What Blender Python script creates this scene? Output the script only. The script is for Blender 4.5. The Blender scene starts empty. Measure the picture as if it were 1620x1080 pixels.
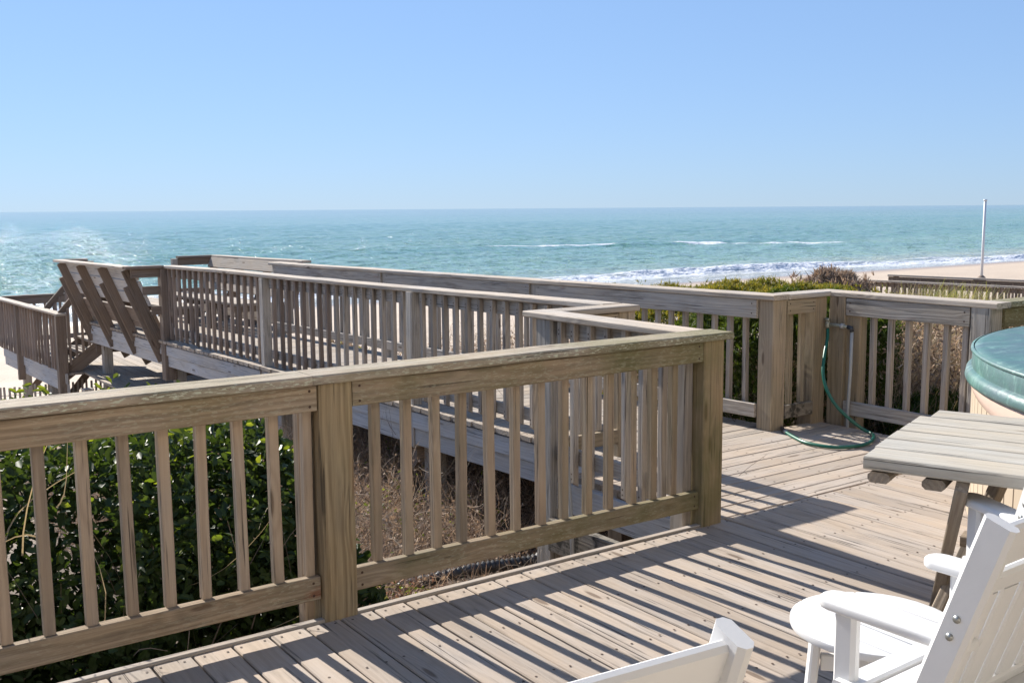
import bpy, bmesh, math, random
import numpy as np
from mathutils import Vector, Matrix, noise as mnoise

sc = bpy.context.scene
R = math.radians
rnd = random.Random(7)

# ------------------------------------------------------------------ camera, sky, sun, exposure
cam_d = bpy.data.cameras.new('camera'); cam = bpy.data.objects.new('camera', cam_d); sc.collection.objects.link(cam)
cam_d.sensor_width = 36.0; cam_d.lens = 36.0*1640/1620
cam_d.clip_start = 0.05; cam_d.clip_end = 60000
r = Vector((0.817969, -0.575220, -0.006943)); up = Vector((0.078799, 0.100081, 0.991854)); bk = Vector((-0.569840, -0.811853, 0.127190))
cam.matrix_world = Matrix(((r.x, up.x, bk.x, 0), (r.y, up.y, bk.y, 0), (r.z, up.z, bk.z, 1.6), (0, 0, 0, 1)))
sc.camera = cam

SUN = Vector((-0.10, 1.64, 0.98)).normalized()
ELEV = math.asin(SUN.z); AZ = math.atan2(SUN.x, SUN.y)
w = bpy.data.worlds.new('World'); sc.world = w; w.use_nodes = True
nt = w.node_tree; bg = nt.nodes['Background']
sky = nt.nodes.new('ShaderNodeTexSky'); sky.sky_type = 'NISHITA'; sky.sun_disc = False
sky.sun_elevation = ELEV; sky.sun_rotation = AZ; sky.altitude = 0; sky.air_density = 1.0; sky.dust_density = 0.0; sky.ozone_density = 2.0
gm = nt.nodes.new('ShaderNodeGamma'); gm.inputs[1].default_value = 0.40
tn = nt.nodes.new('ShaderNodeMix'); tn.data_type = 'RGBA'; tn.blend_type = 'MULTIPLY'; tn.inputs[0].default_value = 1.0; tn.inputs[7].default_value = (.80, 1.115, 1.66, 1)
nt.links.new(sky.outputs[0], gm.inputs[0]); nt.links.new(gm.outputs[0], tn.inputs[6]); nt.links.new(tn.outputs[2], bg.inputs[0]); bg.inputs[1].default_value = 0.118
sd = bpy.data.lights.new('sun', 'SUN'); sun = bpy.data.objects.new('sun', sd); sc.collection.objects.link(sun)
sd.energy = 4.9; sd.angle = R(0.5); sd.color = (1.0, 0.94, 0.85)
sun.rotation_euler = SUN.to_track_quat('Z', 'Y').to_euler()
sun.location = (0, 30, 20)
sc.view_settings.view_transform = 'Standard'; sc.view_settings.look = 'None'
sc.view_settings.gamma = 1; sc.view_settings.use_curve_mapping = False
sc.view_settings.exposure = 1.12
sc.cycles.max_bounces = 6; sc.cycles.transparent_max_bounces = 6

# ------------------------------------------------------------------ helpers
def link(o): sc.collection.objects.link(o); return o
def tag(o, label=None, cat=None, group=None, kind=None):
    if label: o['label'] = label
    if cat: o['category'] = cat
    if group: o['group'] = group
    if kind: o['kind'] = kind
    return o
def thing(name, label, cat, loc=(0, 0, 0), rz=0.0, group=None):
    o = bpy.data.objects.new(name, None); o.empty_display_size = .2; link(o)
    o.matrix_world = Matrix.Translation(loc) @ Matrix.Rotation(rz, 4, 'Z')
    MW[o.name] = o.matrix_world.copy()
    return tag(o, label, cat, group)
MW = {}
def world_of(o): return MW.get(o.name, Matrix.Identity(4)) if o is not None else Matrix.Identity(4)
def place(o, M, parent=None):
    link(o)
    if parent is not None:
        o.parent = parent; o.matrix_basis = world_of(parent).inverted() @ M
    else: o.matrix_basis = M
    MW[o.name] = M.copy()
    return o
def mesh_np(name, verts, faces, mat=None, parent=None, smooth=False, M=None, matidx=None, mats=None):
    me = bpy.data.meshes.new(name)
    verts = np.asarray(verts, dtype=np.float32)
    if isinstance(faces, np.ndarray):
        k = faces.shape[1]; n = len(faces)
        me.vertices.add(len(verts)); me.vertices.foreach_set('co', verts.ravel())
        me.loops.add(n*k); me.loops.foreach_set('vertex_index', faces.ravel().astype(np.int32))
        me.polygons.add(n); me.polygons.foreach_set('loop_start', np.arange(0, n*k, k, dtype=np.int32))
        me.polygons.foreach_set('loop_total', np.full(n, k, dtype=np.int32))
        me.update(calc_edges=True)
    else:
        me.from_pydata([tuple(map(float, v)) for v in verts], [], faces)
    if mat: me.materials.append(mat)
    if smooth: me.polygons.foreach_set('use_smooth', np.ones(len(me.polygons), dtype=bool))
    o = bpy.data.objects.new(name, me)
    place(o, M or Matrix.Identity(4), parent)
    return o

_cache = {}
def board_mesh(L, W, T, segs, jit, var, bev, cut):
    """a sawn board along local X (0..L), width W along Y, thickness T along Z, worn arrises"""
    key = (round(L, 3), round(W, 3), round(T, 3), segs, jit, var, bev, cut)
    if key in _cache: return _cache[key]
    rr = random.Random(hash(key) % 100000 if False else int(L*1000)*7+int(W*1000)*13+var*101+segs)
    b = min(bev, W*.3, T*.3); hw, ht = W/2, T/2
    prof = [(-hw+b, -ht), (hw-b, -ht), (hw, -ht+b), (hw, ht-b), (hw-b, ht), (-hw+b, ht), (-hw, ht-b), (-hw, -ht+b)]
    vs, fs = [], []
    ph = rr.random()*10
    for i in range(segs+1):
        x = L*i/segs
        dy = jit*(math.sin(x*3.1+ph)*.6+rr.uniform(-1, 1)*.5); dz = jit*.6*(math.sin(x*2.3+ph*2)*.6+rr.uniform(-1, 1)*.4)
        if i in (0, segs): dy *= .3; dz *= .3
        for (y, z) in prof:
            e = jit*.6
            vy, vz = y+dy+rr.uniform(-e, e)*.5, z+dz+rr.uniform(-e, e)*.4
            xx = x
            if cut and i == segs: xx = x - cut*(.5-z/T)   # bevelled far end
            vs.append((xx, vy, vz))
    n = 8
    for i in range(segs):
        for j in range(n):
            a = i*n+j; c = i*n+(j+1) % n
            fs.append((a, a+n, c+n, c))
    fs.append(tuple(range(0, n))); fs.append(tuple(reversed(range(segs*n, segs*n+n))))
    me = bpy.data.meshes.new('board'); me.from_pydata(vs, [], fs); me.update()
    _cache[key] = me
    return me
def board(name, p0, p1, W, T, mat, parent=None, up=(0, 0, 1), segs=None, jit=.0015, bev=.004, cut=0, label=None):
    p0 = Vector(p0); p1 = Vector(p1); d = p1-p0; L = d.length; x = d/L
    z = Vector(up); z = (z-x*z.dot(x)).normalized(); y = z.cross(x)
    if segs is None: segs = max(1, min(14, int(L/.35)))
    me = board_mesh(L, W, T, segs, jit, rnd.randrange(3), bev, cut)
    if not me.materials: me.materials.append(mat)
    elif me.materials[0] != mat:
        key = (id(me), mat.name)
        if key not in _cache:
            m2 = me.copy(); m2.materials.clear(); m2.materials.append(mat); _cache[key] = m2
        me = _cache[key]
    M = Matrix(((x.x, y.x, z.x, p0.x), (x.y, y.y, z.y, p0.y), (x.z, y.z, z.z, p0.z), (0, 0, 0, 1)))
    o = bpy.data.objects.new(name, me); place(o, M, parent)
    if label: o['label'] = label
    return o
def vpost(name, x, y, z0, z1, a, mat, parent, **k):   # upright square timber centred at x,y
    return board(name, (x, y, z0), (x, y, z1), a, k.pop('b', a), mat, parent, up=(0, 1, 0), bev=.007, segs=k.pop('segs', 5), jit=k.pop('jit', .0012), **k)
def tube_verts(pts, rad, n=10, close_ends=True, radf=None):
    pts = [Vector(p) for p in pts]; vs = []; fs = []
    prev = None
    for i, p in enumerate(pts):
        t = (pts[min(i+1, len(pts)-1)]-pts[max(i-1, 0)]).normalized()
        if prev is None:
            a = Vector((0, 0, 1)) if abs(t.z) < .9 else Vector((1, 0, 0)); u = t.cross(a).normalized()
        else: u = (prev-t*prev.dot(t)).normalized()
        prev = u; v = t.cross(u)
        rr = radf(i) if radf else rad
        for k in range(n):
            an = 2*math.pi*k/n; vs.append(p+(u*math.cos(an)+v*math.sin(an))*rr)
    for i in range(len(pts)-1):
        for k in range(n): fs.append((i*n+k, i*n+(k+1) % n, (i+1)*n+(k+1) % n, (i+1)*n+k))
    fs.append(tuple(reversed(range(n)))); fs.append(tuple(range((len(pts)-1)*n, len(pts)*n)))
    return [tuple(v) for v in vs], fs
def smooth_path(pts, k=6):
    P = [Vector(p) for p in pts]; out = []
    for i in range(len(P)-1):
        p0, p1, p2, p3 = P[max(i-1, 0)], P[i], P[i+1], P[min(i+2, len(P)-1)]
        for j in range(k):
            t = j/k
            out.append(.5*((2*p1)+(-p0+p2)*t+(2*p0-5*p1+4*p2-p3)*t*t+(-p0+3*p1-3*p2+p3)*t**3))
    out.append(P[-1]); return out
def tube(name, pts, rad, mat, parent=None, n=10, radf=None):
    vs, fs = tube_verts(pts, rad, n, radf=radf)
    return mesh_np(name, vs, fs, mat, parent, smooth=True)
def slab(name, outline, z0, z1, mat, parent=None, M=None, bev=.006, bsegs=3):
    bm = bmesh.new(); vs = [bm.verts.new((x, y, z0)) for x, y in outline]; f = bm.faces.new(vs)
    ret = bmesh.ops.extrude_face_region(bm, geom=[f]); bmesh.ops.translate(bm, vec=(0, 0, z1-z0), verts=[v for v in ret['geom'] if isinstance(v, bmesh.types.BMVert)])
    bmesh.ops.recalc_face_normals(bm, faces=bm.faces)
    es = [e for e in bm.edges if len(e.link_faces) == 2 and e.calc_face_angle(0) > .6]
    if bev: bmesh.ops.bevel(bm, geom=es, offset=bev, segments=bsegs, affect='EDGES', profile=.5)
    me = bpy.data.meshes.new(name); bm.to_mesh(me); bm.free(); me.materials.append(mat)
    for p in me.polygons: p.use_smooth = True
    try: me.set_sharp_from_angle(angle=R(40))
    except Exception: pass
    o = bpy.data.objects.new(name, me); place(o, M or (world_of(parent) if parent is not None else Matrix.Identity(4)), parent); return o

# ------------------------------------------------------------------ materials
def newmat(name):
    m = bpy.data.materials.new(name); m.use_nodes = True; n = m.node_tree
    return m, n, n.nodes['Principled BSDF']
class NB:
    def __init__(s, n): s.n = n; s.l = n.links
    def node(s, t, **k):
        x = s.n.nodes.new(t)
        for a, b in k.items(): setattr(x, a, b)
        return x
    def noise(s, vec, scale, detail=3, rough=.55, dist=0, dim='3D'):
        x = s.node('ShaderNodeTexNoise'); x.noise_dimensions = dim
        x.inputs['Scale'].default_value = scale; x.inputs['Detail'].default_value = detail; x.inputs['Roughness'].default_value = rough; x.inputs['Distortion'].default_value = dist
        if vec is not None: s.l.new(vec, x.inputs['Vector'])
        return x.outputs['Fac']
    def ramp(s, fac, stops, interp='LINEAR'):
        x = s.node('ShaderNodeValToRGB'); cr = x.color_ramp; cr.interpolation = interp
        while len(cr.elements) < len(stops): cr.elements.new(.5)
        for e, (p, c) in zip(cr.elements, stops):
            e.position = p; e.color = (c, c, c, 1) if not isinstance(c, tuple) else (*c, 1)
        s.l.new(fac, x.inputs[0]); return x.outputs[0]
    def mix(s, f, a, b, mode='MIX'):
        x = s.node('ShaderNodeMix', data_type='RGBA', blend_type=mode)
        for sock, v in ((x.inputs[0], f), (x.inputs[6], a), (x.inputs[7], b)):
            if isinstance(v, (int, float)): sock.default_value = v
            elif isinstance(v, tuple): sock.default_value = (*v, 1)
            else: s.l.new(v, sock)
        return x.outputs[2]
    def math(s, op, a, b=0.0, c=None, clamp=False):
        x = s.node('ShaderNodeMath', operation=op); x.use_clamp = clamp
        for i, v in enumerate((a, b, c)):
            if v is None: continue
            if isinstance(v, (int, float)): x.inputs[i].default_value = v
            else: s.l.new(v, x.inputs[i])
        return x.outputs[0]
    def mapping(s, vec, scale=(1, 1, 1), loc=(0, 0, 0)):
        x = s.node('ShaderNodeMapping'); x.inputs['Scale'].default_value = scale; x.inputs['Location'].default_value = loc
        s.l.new(vec, x.inputs[0]); return x.outputs[0]
    def bump(s, h, dist, strength=1.0, normal=None):
        x = s.node('ShaderNodeBump'); x.inputs['Distance'].default_value = dist; x.inputs['Strength'].default_value = strength
        s.l.new(h, x.inputs['Height'])
        if normal is not None: s.l.new(normal, x.inputs['Normal'])
        return x.outputs[0]

def wood(name, light, dark, mossx=None, soft=1.0, moss=0.0, lichen=0.0, stain=0.3, rust=0.0, rough=.85, bump=.0016, tint=.25, black=0.0, mosscol=(.10, .105, .035)):
    m, n, b = newmat(name); N = NB(n)
    tc = N.node('ShaderNodeTexCoord'); oi = N.node('ShaderNodeObjectInfo')
    mul = N.math('MULTIPLY', oi.outputs['Random'], 37.0)
    comb = N.node('ShaderNodeCombineXYZ'); n.links.new(mul, comb.inputs[0]); n.links.new(N.math('MULTIPLY', oi.outputs['Random'], 11.0), comb.inputs[1]); n.links.new(N.math('MULTIPLY', oi.outputs['Random'], 5.0), comb.inputs[2])
    add = N.node('ShaderNodeVectorMath', operation='ADD'); n.links.new(tc.outputs['Object'], add.inputs[0]); n.links.new(comb.outputs[0], add.inputs[1])
    v = add.outputs[0]
    # growth-ring figure: warped distance from a pith line, very long along the board
    warp = N.noise(N.mapping(v, (1.1, 7, 7)), 1.0, 2, .5)
    sep = N.node('ShaderNodeSeparateXYZ'); n.links.new(tc.outputs['Object'], sep.inputs[0])
    yy = N.math('ADD', N.math('MULTIPLY', sep.outputs[1], 1.0), N.math('MULTIPLY', N.math('SUBTRACT', oi.outputs['Random'], .5), .16))
    zz = N.math('ADD', sep.outputs[2], .045)
    rad = N.math('SQRT', N.math('ADD', N.math('MULTIPLY', yy, yy), N.math('MULTIPLY', zz, zz)))
    # knots bend the rings
    vor = N.node('ShaderNodeTexVoronoi'); vor.inputs['Scale'].default_value = 1.0; n.links.new(N.mapping(v, (1.7, 7.5, 7.5)), vor.inputs['Vector'])
    kd = vor.outputs['Distance']
    kn = N.ramp(kd, [(0.0, 1.0), (.10, .75), (.32, 0.0)])
    ring = N.math('ADD', N.math('ADD', N.math('MULTIPLY', rad, 95.0), N.math('MULTIPLY', warp, 7.0)), N.math('MULTIPLY', kn, 4.0))
    rs = N.math('SINE', N.math('MULTIPLY', ring, 3.4))
    rs = N.math('ADD', N.math('MULTIPLY', rs, .5), .5)
    fine = N.noise(N.mapping(v, (5, 260, 260)), 1.0, 3, .65)
    med = N.noise(N.mapping(v, (2.2, 60, 60)), 1.0, 4, .6)
    blot = N.noise(N.mapping(v, (1.6, 4, 4)), 1.3, 4, .6)
    big = N.noise(tc.outputs['Object'], 2.2, 2)
    g = N.math('ADD', N.math('ADD', N.math('MULTIPLY', rs, .17), N.math('MULTIPLY', fine, .56)), N.math('MULTIPLY', med, .45))
    col = N.mix(N.ramp(g, [(.58-.28/soft, 0.0), (.58+.28/soft if soft > 1 else .58+.28/soft, 1.0)]), dark, light)
    # per-board tint
    tr = N.ramp(oi.outputs['Random'], [(0, 1-tint), (.5, 1.0), (1, 1+tint*.35)])
    col = N.mix(1.0, col, tr, 'MULTIPLY')
    warm = N.mix(N.ramp(blot, [(.35, 0.0), (.7, 1.0)]), (1.0, .96, .90), (.94, .98, 1.03))
    col = N.mix(1.0, col, warm, 'MULTIPLY')
    if stain: col = N.mix(N.math('MULTIPLY', N.ramp(N.noise(N.mapping(v, (1.4, 9, 9)), 1.6, 5, .65), [(.54, 0.0), (.70, 1.0)]), stain), col, (.085, .075, .062))
    # checks (cracks) along the grain
    crack = N.ramp(N.noise(N.mapping(v, (1.5, 85, 85)), 1.0, 2, .5), [(.635, 0.0), (.665, 1.0)])
    crk = N.math('MULTIPLY', crack, N.ramp(blot, [(.42, 0.0), (.58, 1.0)]))
    col = N.mix(N.math('MULTIPLY', crk, .75), col, (.035, .030, .025))
    kcore = N.ramp(kd, [(.075, 1.0), (.115, 0.0)])
    col = N.mix(N.math('MULTIPLY', kcore, .65), col, (.075, .045, .028))
    geo = N.node('ShaderNodeNewGeometry')
    if rust:
        rm = N.ramp(N.noise(N.mapping(v, (3.0, 14, 14)), 1.0, 3, .5), [(.67, 0.0), (.74, 1.0)])
        col = N.mix(N.math('MULTIPLY', rm, rust), col, (.20, .055, .022))
    if moss:
        mm = N.noise(geo.outputs['Position'], 2.3, 5, .6)
        mm = N.math('ADD', mm, N.math('MULTIPLY', N.math('SUBTRACT', fine, .5), .5))
        if mossx:
            spx = N.node('ShaderNodeSeparateXYZ'); n.links.new(geo.outputs['Position'], spx.inputs[0])
            mm = N.math('ADD', mm, N.math('MULTIPLY', N.math('SUBTRACT', spx.outputs[0], mossx), .11))
        col = N.mix(N.math('MULTIPLY', N.ramp(mm, [(.34, 0.0), (.66, 1.0)]), moss), col, mosscol)
    if black:
        bm_ = N.noise(geo.outputs['Position'], 9.0, 5, .7)
        col = N.mix(N.math('MULTIPLY', N.ramp(bm_, [(.48, 0.0), (.60, 1.0)]), black), col, (.028, .027, .024))
    if lichen:
        lm = N.noise(N.mapping(geo.outputs['Position'], (34, 60, 150)), 1.0, 3, .6)
        lb = N.noise(geo.outputs['Position'], 2.6, 3)
        spn = N.node('ShaderNodeSeparateXYZ'); n.links.new(geo.outputs['Normal'], spn.inputs[0])
        lichen_n = N.math('SUBTRACT', 1.0, N.math('MULTIPLY', N.math('ABSOLUTE', spn.outputs[2]), .8))
        lf = N.math('MULTIPLY', N.ramp(lm, [(.55, 0.0), (.585, 1.0)]), N.ramp(lb, [(.38, .15), (.55, 1.0)]))
        col = N.mix(N.math('MULTIPLY', N.math('MULTIPLY', lf, lichen_n), lichen), col, (.46, .47, .36))
    n.links.new(col, b.inputs['Base Color'])
    b.inputs['Roughness'].default_value = rough; b.inputs['Specular IOR Level'].default_value = .13
    hgt = N.math('SUBTRACT', N.math('ADD', N.math('MULTIPLY', fine, .55), N.math('MULTIPLY', rs, .35)), N.math('ADD', N.math('MULTIPLY', crk, 1.4), N.math('MULTIPLY', kcore, .5)))
    n.links.new(N.bump(hgt, bump), b.inputs['Normal'])
    return m

M = {}
M['deck'] = wood('deck_wood', (.435, .37, .315), (.31, .26, .215), stain=.35, tint=.16, bump=.0014, soft=.8)
M['walk'] = wood('walkway_wood', (.40, .35, .30), (.29, .245, .205), stain=.25, tint=.16, soft=.8)
M['front'] = wood('mossy_rail_wood', (.36, .285, .205), (.175, .132, .092), soft=1.25, moss=.60, mossx=2.9, stain=.5, rust=.5, tint=.12, lichen=.22)
M['frontpost'] = wood('knotty_post_wood', (.36, .28, .175), (.17, .125, .075), soft=1.3, moss=.25, mossx=2.6, stain=.3, rust=.2, tint=.1, bump=.0024)
M['frontbal'] = wood('pale_baluster_wood', (.42, .335, .255), (.265, .20, .15), moss=.30, mossx=3.0, stain=.3, tint=.22)
M['cap'] = wood('grey_cap_wood', (.52, .46, .40), (.31, .265, .22), stain=.35, tint=.13, bump=.003)
M['capfront'] = wood('lichened_cap_wood', (.46, .40, .33), (.23, .18, .13), moss=.60, mossx=2.5, stain=.5, lichen=.95, tint=.08, bump=.003)
M['grey'] = wood('silver_grey_wood', (.49, .455, .415), (.27, .245, .22), soft=1.25, stain=.5, rust=.2, tint=.2, bump=.0022)
M['greybal'] = wood('silver_baluster_wood', (.47, .42, .37), (.28, .24, .205), soft=1.15, stain=.15, tint=.25)
M['brownbal'] = wood('brown_baluster_wood', (.32, .26, .225), (.19, .15, .125), stain=.2, tint=.3)
M['brown'] = wood('dark_brown_wood', (.26, .21, .175), (.15, .117, .095), stain=.4, tint=.25)  # dark brown timber for joists, beams, supports and the landing
M['rim'] = wood('skylit_rim_wood', (.56, .56, .57), (.36, .355, .36), stain=.3, tint=.12)  # sky light and sand bounce put into a paler, bluer wood colour
M['mossrim'] = wood('black_stained_wood', (.33, .30, .26), (.17, .15, .125), black=.85, stain=.5)
M['corner'] = wood('tan_post_wood', (.44, .36, .27), (.25, .195, .14), soft=1.1, moss=.25, stain=.2, rust=.15, tint=.12)
M['green'] = wood('green_stained_post_wood', (.38, .29, .19), (.24, .175, .11), moss=.65, stain=.2, tint=.1)
M['table'] = wood('table_top_wood', (.47, .44, .385), (.34, .31, .265), stain=.2, tint=.06, bump=.0022, soft=.9)
M['tableleg'] = wood('table_leg_wood', (.33, .285, .235), (.18, .145, .115), stain=.4, tint=.12, bump=.0026)

def plain(name, col, rough=.5, spec=.5, metal=0, nz=0, nzs=20, bump=0, bs=60):
    m, n, b = newmat(name); N = NB(n); tc = N.node('ShaderNodeTexCoord')
    if nz:
        f = N.noise(tc.outputs['Object'], nzs, 4, .6)
        n.links.new(N.mix(f, tuple(c*(1-nz) for c in col), tuple(min(1, c*(1+nz)) for c in col)), b.inputs['Base Color'])
    else: b.inputs['Base Color'].default_value = (*col, 1)
    b.inputs['Roughness'].default_value = rough; b.inputs['Specular IOR Level'].default_value = spec; b.inputs['Metallic'].default_value = metal
    if bump: n.links.new(N.bump(N.noise(tc.outputs['Object'], bs, 3), bump), b.inputs['Normal'])
    return m
M['white'] = plain('white_poly_plastic', (.64, .64, .64), .42, .4, nz=.07, nzs=4, bump=.0002, bs=90)
M['nail'] = plain('rusty_nail', (.06, .035, .025), .7, .3)
M['screw'] = plain('steel_screw', (.35, .36, .35), .4, .5, metal=.8)
M['hose'] = plain('green_rubber_hose', (.006, .105, .072), .35, .5, nz=.15, nzs=30)
M['hosedark'] = plain('dark_hose_end', (.03, .035, .045), .4, .5)
M['pvc'] = plain('white_pvc', (.36, .37, .37), .4, .4, nz=.12, nzs=15)
M['galv'] = plain('tarnished_brass', (.32, .33, .28), .45, .5, metal=.5, nz=.5, nzs=60)
M['blackpipe'] = plain('black_corrugated_plastic', (.03, .033, .038), .4, .5, nz=.3, nzs=12)
M['pole'] = plain('white_pole_paint', (.60, .61, .63), .5, .4)
M['slatfence'] = plain('grey_fence_lath', (.38, .34, .30), .8, .2, nz=.2)

def leafmat(name, c1, c2, rough=.45, trans=.35, spec=.4, tc=(1.9, 1.75, .6)):
    m, n, b = newmat(name); N = NB(n); geo = N.node('ShaderNodeNewGeometry')
    c = N.mix(geo.outputs['Random Per Island'], c1, c2)
    c = N.mix(N.noise(geo.outputs['Position'], 3.0, 2), N.mix(1.0, c, (.75, .8, .8), 'MULTIPLY'), N.mix(1.0, c, (1.25, 1.15, 1.0), 'MULTIPLY'))
    n.links.new(c, b.inputs['Base Color']); b.inputs['Roughness'].default_value = rough; b.inputs['Specular IOR Level'].default_value = spec
    if trans:
        t = N.node('ShaderNodeBsdfTranslucent'); n.links.new(N.mix(1.0, c, tc, 'MULTIPLY'), t.inputs[0])
        mx = N.node('ShaderNodeMixShader'); mx.inputs[0].default_value = trans
        n.links.new(b.outputs[0], mx.inputs[1]); n.links.new(t.outputs[0], mx.inputs[2])
        n.links.new(mx.outputs[0], n.nodes['Material Output'].inputs[0])
    return m
M['hedge'] = leafmat('hedge_leaf', (.022, .042, .017), (.048, .080, .026), .5, .30, .2)
M['hedgetip'] = leafmat('young_hedge_leaf', (.07, .11, .02), (.15, .19, .03), .45, .45, .3)
M['juniper'] = leafmat('juniper_needle', (.11, .145, .035), (.26, .21, .055), .6, .30, .2)
M['junipergreen'] = leafmat('juniper_green', (.030, .062, .016), (.085, .12, .028), .6, .3, .2)
M['dry'] = leafmat('dry_brush', (.16, .12, .10), (.50, .40, .33), .8, .2, .15, (1.2, 1.05, .9))
M['drygrass'] = leafmat('dry_grass', (.27, .22, .15), (.45, .38, .28), .7, .3, .2, (1.2, 1.1, .85))
M['greengrass'] = leafmat('green_grass', (.12, .15, .04), (.26, .27, .09), .6, .35, .2)
M['redleaf'] = leafmat('dead_red_leaf', (.15, .085, .062), (.40, .27, .215), .7, .25, .2, (1.3, 1.0, .8))
M['twig'] = leafmat('grey_twig', (.10, .08, .065), (.25, .21, .18), .8, 0, .15)

# ------------------------------------------------------------------ the setting: ground, sea
def interp(y, pts):
    return np.interp(y, [p[0] for p in pts], [p[1] for p in pts])
GP = [(-300, -1.0), (7.5, -1.0), (12, -1.25), (20, -1.9), (30, -2.7), (42, -3.5), (55, -4.3), (66, -5.0), (80, -6.0), (130, -8)]
def hash_noise(x, y, s):   # smooth pseudo-noise from sines
    return (np.sin(x*s*1.3+1.7*np.sin(y*s*.9))+np.sin(y*s*1.7+1.3*np.sin(x*s*1.1+2))+np.sin((x+y)*s*2.3+.5)*.5)/2.5
def gz(x, y):
    x = np.asarray(x, dtype=float); y = np.asarray(y, dtype=float)
    dune = np.clip((y-9)/8, 0, 1)*np.clip((60-y)/20, 0, 1)
    bank = .58*np.clip((x-4.7)/1.2, 0, 1)*np.clip((22-x)/6, 0, 1)*np.clip((y-4.6)/1.6, 0, 1)*np.clip((17-y)/5, 0, 1)
    return bank+interp(y, GP)+dune*.22*hash_noise(x, y, .22)+.05*hash_noise(x, y, 1.1)*np.clip((60-y)/10, 0, 1)
xs = np.concatenate([np.linspace(-3000, -60, 20), np.linspace(-50, 0, 30), np.linspace(.5, 40, 90), np.linspace(42, 300, 90), np.geomspace(320, 9000, 30)])
ys = np.concatenate([np.linspace(-3000, -20, 14), np.linspace(-15, 3, 18), np.linspace(3.4, 40, 110), np.linspace(41, 95, 60), [130]])
X, Y = np.meshgrid(xs, ys); Z = gz(X, Y)
idx = np.arange(X.size).reshape(X.shape)
F = np.stack([idx[:-1, :-1].ravel(), idx[:-1, 1:].ravel(), idx[1:, 1:].ravel(), idx[1:, :-1].ravel()], 1)
m, n, b = newmat('sand'); N = NB(n); geo = N.node('ShaderNodeNewGeometry'); P_ = geo.outputs['Position']
c = N.mix(N.noise(P_, .35, 4, .6), (.37, .295, .225), (.46, .375, .295))
c = N.mix(N.math('MULTIPLY', N.ramp(N.noise(P_, 3.5, 5, .7), [(.5, 0.0), (.65, 1.0)]), .35), c, (.34, .26, .19))
sp = N.node('ShaderNodeSeparateXYZ'); n.links.new(P_, sp.inputs[0])
wet = N.math('SUBTRACT', 1.0, N.math('MULTIPLY', N.math('ADD', sp.outputs[2], N.math('ADD', 5.0, N.math('MULTIPLY', N.noise(N.mapping(P_, (.03, .2, 1)), 1, 3), -.25))), 2.6), clamp=True)
c = N.mix(N.math('MULTIPLY', wet, .75), c, (.30, .225, .17))
# darker soil and litter in the planted strip beside the deck
inl = N.math('MULTIPLY', N.ramp(N.math('MULTIPLY', sp.outputs[1], .04), [(.32, 1.0), (.48, 0.0)]), 1.0)
litter = N.mix(N.noise(P_, 22, 6, .75), (.035, .026, .018), (.17, .12, .085))
c = N.mix(inl, c, litter)
n.links.new(c, b.inputs['Base Color']); n.links.new(N.math('SUBTRACT', .9, N.math('MULTIPLY', wet, .55)), b.inputs['Roughness'])
n.links.new(N.bump(N.noise(P_, 5, 6, .7), .05, .8), b.inputs['Normal'])
M['sand'] = m
g = mesh_np('ground', np.stack([X, Y, Z], 2).reshape(-1, 3), F, m, smooth=True)
tag(g, 'pale beach sand sloping from the dunes to the sea', kind='structure')

hw = mesh_np('house_wall', [(-9, -2.2, -1), (14, -2.2, -1), (14, -2.2, 6.5), (-9, -2.2, 6.5), (-9, -9, -1), (14, -9, -1), (14, -9, 6.5), (-9, -9, 6.5)],
             [(0, 1, 2, 3), (1, 5, 6, 2), (5, 4, 7, 6), (4, 0, 3, 7), (3, 2, 6, 7)], plain('house_siding', (.62, .58, .52), .8, nz=.15, nzs=3))
tag(hw, 'house wall behind the deck', kind='structure')
pr = slab('sky_block_roof', [(-9, -2.2), (14, -2.2), (14, .35), (-9, .35)], 3.05, 3.25, plain('sky_block_paint', (.5, .47, .42), .8), None, bev=.01)  # out of view, added to hold back overhead sky light on the deck
tag(pr, 'unseen roof added over the near deck to cut sky light', kind='structure')
# sea: fan of cells around the viewer's side of the shore, dense near, flat far
az = np.concatenate([np.linspace(-75, 4, 60), np.linspace(4.2, 66, 980), np.linspace(67, 89, 25)])
dd = np.concatenate([np.geomspace(60, 420, 330), np.geomspace(425, 2500, 120), np.geomspace(2600, 40000, 20)])
A_, D_ = np.meshgrid(np.radians(az), dd)
X = D_*np.tan(np.clip(A_, -1.35, 1.535)); Y = D_.copy()
wv = np.zeros_like(X)
rs_ = np.random.RandomState(3)
RNG = np.sqrt(X*X+Y*Y); cell = RNG*.0013+Y*.003
for k in range(60):
    wl = .8*16**rs_.uniform(0, 1)**1.2; th = rs_.normal(math.pi/2+.15, .62); a = .0135*wl**.62
    kx, ky = math.cos(th)*2*math.pi/wl, math.sin(th)*2*math.pi/wl
    ph_ = kx*X+ky*Y+rs_.uniform(0, 6.28)+1.3*np.sin(X*.05*(1+k % 3)+Y*.031+k)+.9*np.sin(Y*.11-X*.083+k*2)
    s_ = np.sin(ph_)
    wv += a*(s_-.35*(1-s_**2))*np.clip((wl/cell-2.2)/3, 0, 1)
def ridge(yc, h, wd, xa=None, xw=None, seed=0.0):
    yy = Y-(yc+3.2*np.sin(X*.021+seed)+1.6*np.sin(X*.067+seed*2)+.6*np.sin(X*.19+seed))
    q = np.exp(-(yy/wd)**2)*h*(.65+.35*np.sin(X*.11+seed*3)*np.sin(X*.033+seed))
    if xa is not None: q = q*np.exp(-((X-xa)/xw)**2)
    return q
rid = ridge(72.5, .55, 1.1, seed=1.0)+ridge(79, .4, 1.3, seed=2.6)+ridge(139-0, .5, 1.8, 128, 30, seed=4.0)
Z = -5.0+wv*.48*np.clip((Y-64)/30, .12, 1)+rid
idx = np.arange(X.size).reshape(X.shape)
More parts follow.
